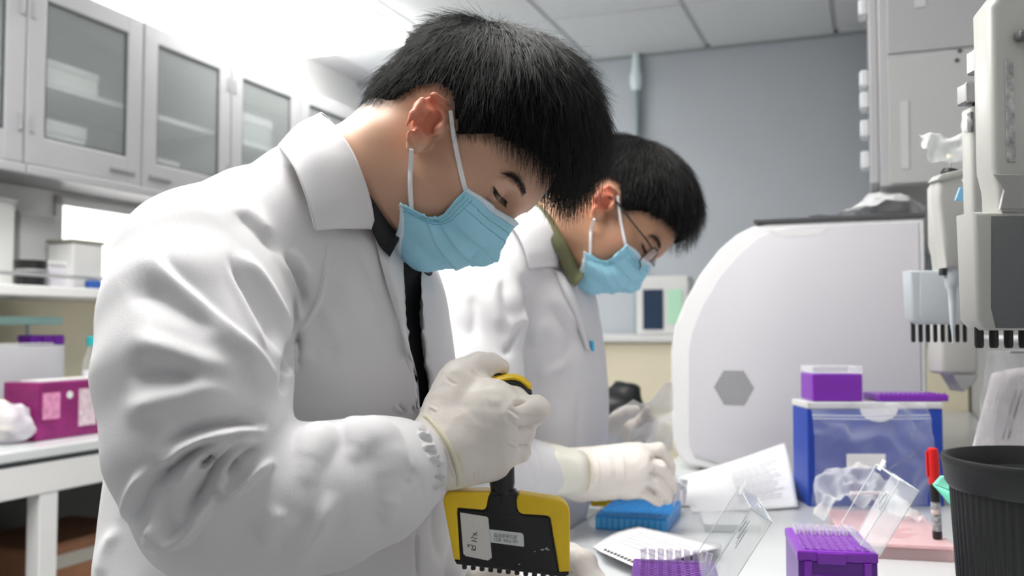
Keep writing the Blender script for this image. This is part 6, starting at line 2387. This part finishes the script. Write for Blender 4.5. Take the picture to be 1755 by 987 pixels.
hook_arm(hm, o.x + 0.006, o.y + 0.012, o.z + 40 * k)
hm.build('hang_hook', M_white, t, True)
d = 0.92
k = d / FPX
o = P(1712, 330, d)
t = thing('hanging_pipette', 'pipette with grey side button between the slim white and the large grey one', 'pipette', P(1712, 380, d), 'pipettes on the right rail')
MD = Matrix.Translation(o)
MB(MD).box((-22 * k, -0.012, -40 * k), (16 * k, 0.012, 160 * k), 0.005, 3).build('pipette_body', M_pw, t, True)
MB(MD).box((-45 * k, -0.010, 205 * k), (-18 * k, 0.008, 246 * k), 0.002).build('thumb_button', mat('button_steel', (0.36, 0.36, 0.36), 0.25, metal=0.7), t)
MB(MD).box((-24 * k, -0.005, 158 * k), (-12 * k, 0.005, 246 * k), 0.001).build('button_stem', M_pw, t)
MB(MD).box((-24 * k, -0.0128, 116 * k), (-12 * k, -0.005, 128 * k), 0.0008).build('display', mat('navy_chip', (0.03, 0.03, 0.09), 0.3), t)
for z in (106, 72):
    MB(MD).lathe([(0.0055, 0), (0.0045, 0.002)], 14, Matrix.Translation((-8 * k, -0.012, z * k)) @ Matrix.Rotation(math.pi / 2, 4, 'X')).build('grip_dimple', M_pg, t, True)
hm = MB()
hook_arm(hm, o.x + 0.004, o.y + 0.012, o.z + 30 * k)
hm.build('hang_hook', M_white, t, True)
q = P(1644, 330, 1.2)
t = thing('blue_tag', 'small sky blue tag sticking out behind the ivory hanging pipette', 'tag', q)
MB(Matrix.Translation(q)).prism([(-0.006, -0.010), (0.012, -0.012), (0.012, 0.008), (0.0, 0.006)], -0.0015, 0.0015, 0.0006).build('tag_plate', mat('sky_tag', (0.25, 0.55, 0.85), 0.4), t)
MB(Matrix.Translation(q)).tube([(0.010, 0, 0.006), (0.014, 0.02, 0.02)], 0.0006, 6).build('tag_string', M_white, t)

# dispenser behind, bag on the right wall
d = 1.75
k = d / FPX
o = P(1635, 640, d)
t = thing('wall_dispenser', 'white and grey dispenser hanging behind the blue box', 'dispenser', P(1635, 670, d))
MD = Matrix.Translation(o)
MB(MD).box((-34 * k, -0.03, 0), (30 * k, 0.03, 90 * k), 0.008, 3).build('dispenser_body', M_pb, t, True)
MB(MD).prism([(-14 * k, 0), (30 * k, 0), (24 * k, -14 * k), (4 * k, -30 * k)], -0.028, 0.028, 0.002).build('dispenser_funnel', M_pg, t)
qd = uvz(o)
db = MB()
db.tube([(o.x, o.y + 0.02, o.z + 60 * k), tuple(Rm(UR, qd.y + 0.02, o.z + 60 * k))], 0.006, 8)
db.build('dispenser_arm', M_white, t, True)
q = P(1740, 690, 1.25)
t = thing('document_bag', 'clear bag with a printed sheet hanging at the right edge above the bin', 'bag', P(1740, 780, 1.25))
crumpled('bag_film', lambda s, u: P(1668 + 150 * s + 18 * (1 - u), 600 + 185 * u, 1.25 + 0.03 * math.sin(4 * s) + 0.02 * s), 40, 40, 0.005, 55, film('bag_film', (0.92, 0.93, 0.96), 0.25, 0.10, 0.5), t, 45)
rows_d = [[P(1700 - 20 * v, 640 + 75 * v, 1.29) for v in (0, 1, 2)], [P(1750 - 20 * v, 630 + 75 * v, 1.295) for v in (0, 1, 2)], [P(1810 - 20 * v, 630 + 75 * v, 1.30) for v in (0, 1, 2)]]
sheet('printed_paper', rows_d, 10, 10, mat('rose_paper', (0.72, 0.66, 0.68), 0.8), t, 0.0006)
pl_ = MB()
for i in range(2):
    pl_.tube([P(1752 - 10 * i, 668, 1.284), P(1728 - 10 * i, 752, 1.284)], 0.0014, 5)
pl_.build('printed_lines', M_grey_ink, t)
qd = uvz(q)
hb = MB()
hb.tube([tuple(P(1730, 602, 1.255)), tuple(Rm(UR, uvz(P(1730, 602, 1.255)).y, P(1730, 602, 1.255).z))], 0.003, 8)
hb.build('wall_pin', M_steel, t, True)
# ================================================================== the second person
T2 = Vector((0.224, 0.60, 0.003))
T2a = V3(T2)
pt2 = thing('person', 'second person, in glasses, lab coat and blue mask, bent over the blue rack', 'person', (-0.04, 1.62, 0))
H2 = Head(H1.O + T2a, 57, 10, 1.04)


def sh(p):
    return V3(p) + T2a


J2 = {k: (sh(v) if not k.endswith(('min', 'max')) else v) for k, v in J1.items()}
for k in ('an_r', 'an_l', 'kn_r', 'kn_l', 'hip_r', 'hip_l', 'pelvis'):
    J2[k] = J2[k] - np.array((0.02, 0, 0.016))
J2.update(xmin=-0.36, xmax=0.40, ymin=1.24, ymax=1.96, el_r=P(800, 770, 1.37), wr_r=P(975, 812, 1.44), ha_r=P(1050, 810, 1.44), el_l=sh((-0.12, 1.19, 1.02)), wr_l=P(1046, 752, 1.75), ha_l=P(1062, 745, 1.76))
body2, GB2 = build_body('body', None, H2, H1, J2, None, (0.47, 0.26, 0.16), pt2, res=0.0024)
eye_parts(H2, body2, LASH, BROW)
make_hair(H2, H1, pt2, 0.014, 9000, (0.011, 0.024, 0.030), 33, fringe=0.8, extra=0.014)
mk2 = make_mask(H2, pt2, MASK, GB2)
loops(H2, mk2, LOOPS)
trousers_and_shoes(J2, pt2, mat('blue_jeans', (0.12, 0.15, 0.22), 0.85, var=0.12, vscale=60))

# glasses
gm = mat('glasses_metal', (0.05, 0.05, 0.055), 0.3, metal=0.6)
gls = MB()
lens = MB()
for q in (-1, 1):
    c = np.array((0.110, q * 0.033, 0.020))
    n = 28
    ring = []
    for i in range(n + 1):
        t_ = 2 * math.pi * i / n
        sx = math.copysign(abs(math.cos(t_)) ** 0.7, math.cos(t_)) * 0.026
        sz = math.copysign(abs(math.sin(t_)) ** 0.7, math.sin(t_)) * 0.018
        ring.append(H2.w(c[0] - abs(sx + q * 0.0) * 0.02 - (0.006 if q * sx > 0.015 else 0) - 0.15 * sz, c[1] + sx, c[2] + sz))
    gls.tube(ring, 0.0011, 6)
    ctr = H2.w(c[0] - 0.002, c[1], c[2])
    V_ = [ctr] + ring[:-1]
    lens.bm.verts.ensure_lookup_table()
    vs2 = [lens.bm.verts.new(tuple(v)) for v in V_]
    for i in range(n):
        lens.bm.faces.new((vs2[0], vs2[1 + i], vs2[1 + (i + 1) % n]))
    gls.tube([H2.w(0.102, q * 0.059, 0.030), H2.w(0.088, q * 0.070, 0.029), H2.w(0.055, q * 0.0745, 0.026), H2.w(0.018, q * 0.078, 0.024), H2.w(0.002, q * 0.080, 0.018), H2.w(-0.010, q * 0.078, 0.004)], [0.0013, 0.0015, 0.0015, 0.0016, 0.0018, 0.0018], 8)
gls.tube([H2.w(0.112, -0.008, 0.026), H2.w(0.117, 0, 0.028), H2.w(0.112, 0.008, 0.026)], 0.0011, 6)
g_ = gls.build('glasses', gm, pt2, True)
lens.build('lenses', film('lens_clear', (0.92, 0.95, 0.97), 0.06, 0.05, 0.4), g_, True)

# coat
ARM2 = ([sh(P(346, 466, 0.845)), P(812, 545, 1.40), P(806, 650, 1.37), P(806, 740, 1.36), P(822, 778, 1.36), P(868, 806, 1.385), P(905, 808, 1.405), P(934, 808, 1.42)],
        [0.076, 0.078, 0.077, 0.070, 0.062, 0.054, 0.047, 0.040])
LARM2 = ([sh((-0.24, 1.17, 1.24)), sh((-0.14, 1.19, 1.05)), P(985, 770, 1.74), P(1036, 758, 1.75)], [0.078, 0.068, 0.050, 0.036])
G = coat_sdf(T2, h=0.0036, arm=ARM2, larm=LARM2)
G.cap(P(560, 340, 0.985) + T2, P(640, 285, 0.975) + T2, 0.058, 0.066, 0.01, 'sub')


def c5(*q):
    return [(740 + x / 2.741, 340 + y / 2.741) for x, y in q]


F2 = [s_(c5((450, 560), (420, 610), (370, 690), (340, 755)), 7, 7, -7.0), s_(c5((470, 540), (400, 640), (330, 720)), 10, 10, 3.5),
      s_(c5((330, 360), (350, 480), (400, 600)), 12, 12, -4.0), s_(c5((280, 340), (300, 480), (330, 640)), 12, 12, 3.0), s_(c5((430, 330), (445, 470), (430, 590)), 9, 9, -3.5),
      s_(c5((560, 560), (500, 640), (480, 720)), 12, 12, 3.0), s_(c5((640, 560), (660, 640), (640, 760)), 14, 14, -3.0), s_(c5((480, 850), (560, 810), (650, 770)), 10, 10, 3.0), s_(c5((560, 420), (640, 540), (740, 640)), 10, 10, 3.0),
      s_(c5((540, 470), (600, 580), (700, 680)), 8, 8, -3.0), s_(c5((180, 420), (200, 560), (170, 700)), 14, 14, -3.5), s_([(1000, 640), (990, 740), (985, 830)], 10, 10, -2.5),
      s_([(880, 770), (905, 790), (915, 840)], 5, 5, -3.0), s_([(895, 765), (918, 785), (925, 840)], 5, 5, 2.5)]
V, Fq = G.mesh(3)
N = vnormals(V, Fq)
fm = front_mask(V, N, 0.05)
h = 1.5 * coat_strokes(V, N, F2, fm) + 0.0012 * smooth_noise(V, 26, 12) + 0.0007 * smooth_noise(V, 70, 15)
V = V + N * h[:, None]
coat2 = link('lab_coat', fast_mesh('lab_coat', V, Fq), M_coat, pt2)
sh2 = shirt(T2, M_olive, pt2)
TOP2 = [(P(x, y, d) + T2) for x, y, d in TOPB]
BOT2 = [(P(x - 14, y + 8, d - 0.012) + T2) for x, y, d in BOTB]
A_ = spline(TOP2, 60)
B_ = spline(BOT2, 60)
Vc = np.stack([A_, (A_ + B_) / 2 + np.array((0.004, -0.004, 0)), B_], 1).reshape(-1, 3)
Fc = np.array([(i * 3 + j, (i + 1) * 3 + j, (i + 1) * 3 + j + 1, i * 3 + j + 1) for i in range(59) for j in range(2)], np.int32)
o = link('shirt_collar', fast_mesh('shirt_collar', Vc, Fc), M_olive, sh2)
solidify(o, 0.003, 0)
coat_collar(T2a + np.array((-0.018, -0.004, 0.0)), coat2)


def cc2(px, py, off):
    return V3(P(px, py, (ray_depth(G, px, py, 1.2, 1.9) or 1.5) - off))


rows2 = [[cc2(x, y, 0.004) for x, y in ((950, 462), (965, 500), (985, 545), (1005, 600))], [cc2(x, y, 0.012) for x, y in ((962, 468), (976, 505), (993, 548), (1010, 600))],
         [cc2(x - 2, y, 0.008) for x, y in ((974, 474), (988, 510), (1001, 550), (1014, 602))]]
sheet('lapel', rows2, 30, 10, M_coat, coat2, 0.002)
# flap of the breast pocket
pk = MB()
pa, pb2 = [tuple(cc2(x, y, 0.003)) for x, y in ((927, 459), (954, 461))]
pk.tube([pa, pb2], 0.0025, 8, flat=0.5)
pk.build('pocket_edge', M_coat, coat2, True)
sheet('pocket_pen', [[cc2(1012, 584, 0.006), cc2(1013, 600, 0.006)], [cc2(1016, 584, 0.006), cc2(1017, 602, 0.006)]], 4, 4, mat('cyan_pen', (0.03, 0.45, 0.75), 0.4), coat2, 0.004)


# right hand, pinching a tube over the blue rack
def QP(px, py, dd=0.0):
    return V3(P(px, py, 1.44 + dd))


palm = [(QP(988, 796, 0.012), QP(1092, 778, 0.010), 0.025, 0.019), (QP(985, 812, 0.0), QP(1100, 795, -0.004), 0.026, 0.0185), (QP(988, 826, 0.004), QP(1096, 816, -0.006), 0.024, 0.018), (QP(994, 838, 0.012), QP(1082, 836, 0.002), 0.019, 0.0165),
        (QP(958, 812, 0.004), QP(990, 812, 0.004), 0.033, 0.033)]
fing = [([QP(1094, 778, 0.012), QP(1130, 770, 0.016), QP(1147, 798, 0.020), QP(1148, 822, 0.022)], [0.0155, 0.0108, 0.0092, 0.0076], 0.003),
        ([QP(1100, 795, -0.002), QP(1130, 800, 0.000), QP(1150, 826, 0.006), QP(1153, 838, 0.010)], [0.0155, 0.0110, 0.0094, 0.0078], 0.003),
        ([QP(1096, 816, -0.006), QP(1122, 824, -0.006), QP(1142, 848, 0.002), QP(1144, 856, 0.006)], [0.0150, 0.0106, 0.0092, 0.0078], 0.003),
        ([QP(1082, 836, 0.000), QP(1106, 844, -0.002), QP(1126, 857, 0.004), QP(1130, 860, 0.006)], [0.0140, 0.0100, 0.0086, 0.0074], 0.003),
        ([QP(1020, 826, 0.035), QP(1075, 840, 0.042), QP(1115, 842, 0.036), QP(1145, 834, 0.026)], [0.020, 0.0155, 0.0115, 0.0085], 0.012)]
lo = np.array((0.02, 1.36, 0.90))
hi = np.array((0.28, 1.56, 1.09))
GF2 = [([(1112, 782), (1128, 790), (1140, 800)], 3.4, 3.4, -4.0), ([(1110, 806), (1126, 815), (1138, 828)], 3.4, 3.4, -4.0), ([(1100, 828), (1114, 838), (1128, 848)], 3.4, 3.4, -3.8), ([(1040, 775), (1046, 800), (1045, 830)], 2.5, 2.5, 1.3),
       ([(1062, 772), (1070, 800), (1068, 830)], 2.5, 2.5, 1.3), ([(1020, 778), (1026, 806), (1022, 838)], 2.5, 2.5, 1.2), ([(1050, 772), (1056, 800), (1054, 832)], 2.5, 2.5, -1.0)]
g2, _ = glove('glove', fing, palm, (lo, hi), pt2, res=0.0018, seed=9, strokes=GF2)
ax2 = V3(P(1000, 812, 1.44)) - V3(P(940, 808, 1.42))
ax2 /= np.linalg.norm(ax2)
ra2 = V3(P(965, 852, 1.43)) - V3(P(962, 768, 1.43))
ra2 -= ax2 * (ra2 @ ax2)
ra2 /= np.linalg.norm(ra2)
rb2 = np.cross(ax2, ra2)
c2_ = V3(P(932, 806, 1.418))
rg_ = [(0.0, 0.041, 0.03), (0.012, 0.040, 0.03), (0.028, 0.038, 0.025), (0.045, 0.035, 0.02), (0.062, 0.034, 0.01)]
Vr = np.array([p for t_, rr, wv in rg_ for p in ring_pts(c2_ + ax2 * t_, ra2, rb2, 48, rr, rr * 0.95, wv, 4)])
Fr = np.array([(k * 48 + i, k * 48 + (i + 1) % 48, (k + 1) * 48 + (i + 1) % 48, (k + 1) * 48 + i) for k in range(4) for i in range(48)], np.int32)
o = link('glove_skirt', fast_mesh('glove_skirt', Vr, Fr), mat('latex_thin', (0.80, 0.77, 0.68), 0.4, sss=0.08), g2)
solidify(o, 0.0008, 0)
loop_tube('glove_rim', ring_pts(c2_, ra2, rb2, 48, 0.0415, 0.0395, 0.03, 4), 0.0016, M_cuff, g2)
loop_tube('glove_rim', ring_pts(c2_ + ax2 * 0.064, ra2, rb2, 48, 0.0345, 0.033, 0.01, 4), 0.0014, M_cuff, g2)

# tube in the fingers
q = Vector(tuple(QP(1160, 842, 0.014)))
t = thing('sample_tube', 'clear tube pinched between the second person\'s gloved fingers', 'tube', q - Vector((0, 0, 0.012)))
Mt = Matrix.Translation(q) @ Matrix.Rotation(math.radians(14), 4, 'Y')
MB(Mt).lathe([(0.001, -0.024), (0.0042, -0.010), (0.0046, 0.014)], 14).build('tube_body', M_tip, t, True)
MB(Mt).lathe([(0.0056, 0.014), (0.0056, 0.020), (0.005, 0.0215)], 14).build('tube_cap', mat('tube_cap_white', (0.78, 0.82, 0.86), 0.4), t, True)

# left hand holding the clear bag
def BP(px, py, d=1.76):
    return V3(P(px, py, d))


palm = [(BP(1034, 752), BP(1066, 742), 0.024, 0.022), (BP(1034, 764), BP(1068, 758), 0.022, 0.020)]
fing = [([BP(1066, 738), BP(1092, 728), BP(1106, 712, 1.75), BP(1110, 702, 1.74)], [0.018, 0.0125, 0.011, 0.009], 0.008), ([BP(1068, 750), BP(1098, 746), BP(1114, 732, 1.75), BP(1120, 722, 1.74)], [0.018, 0.0125, 0.011, 0.009], 0.006),
        ([BP(1068, 760), BP(1096, 762), BP(1112, 752, 1.745), BP(1118, 744, 1.74)], [0.017, 0.012, 0.0105, 0.009], 0.006), ([BP(1064, 770), BP(1088, 776), BP(1102, 768, 1.745)], [0.015, 0.011, 0.009], 0.006),
        ([BP(1044, 738, 1.74), BP(1058, 718, 1.73), BP(1076, 706, 1.725), BP(1090, 702, 1.725)], [0.018, 0.0145, 0.012, 0.009], 0.01)]
lo = np.array((0.13, 1.68, 0.94))
hi = np.array((0.30, 1.81, 1.10))
glove('glove', fing, palm, (lo, hi), pt2, res=0.0022, seed=13)
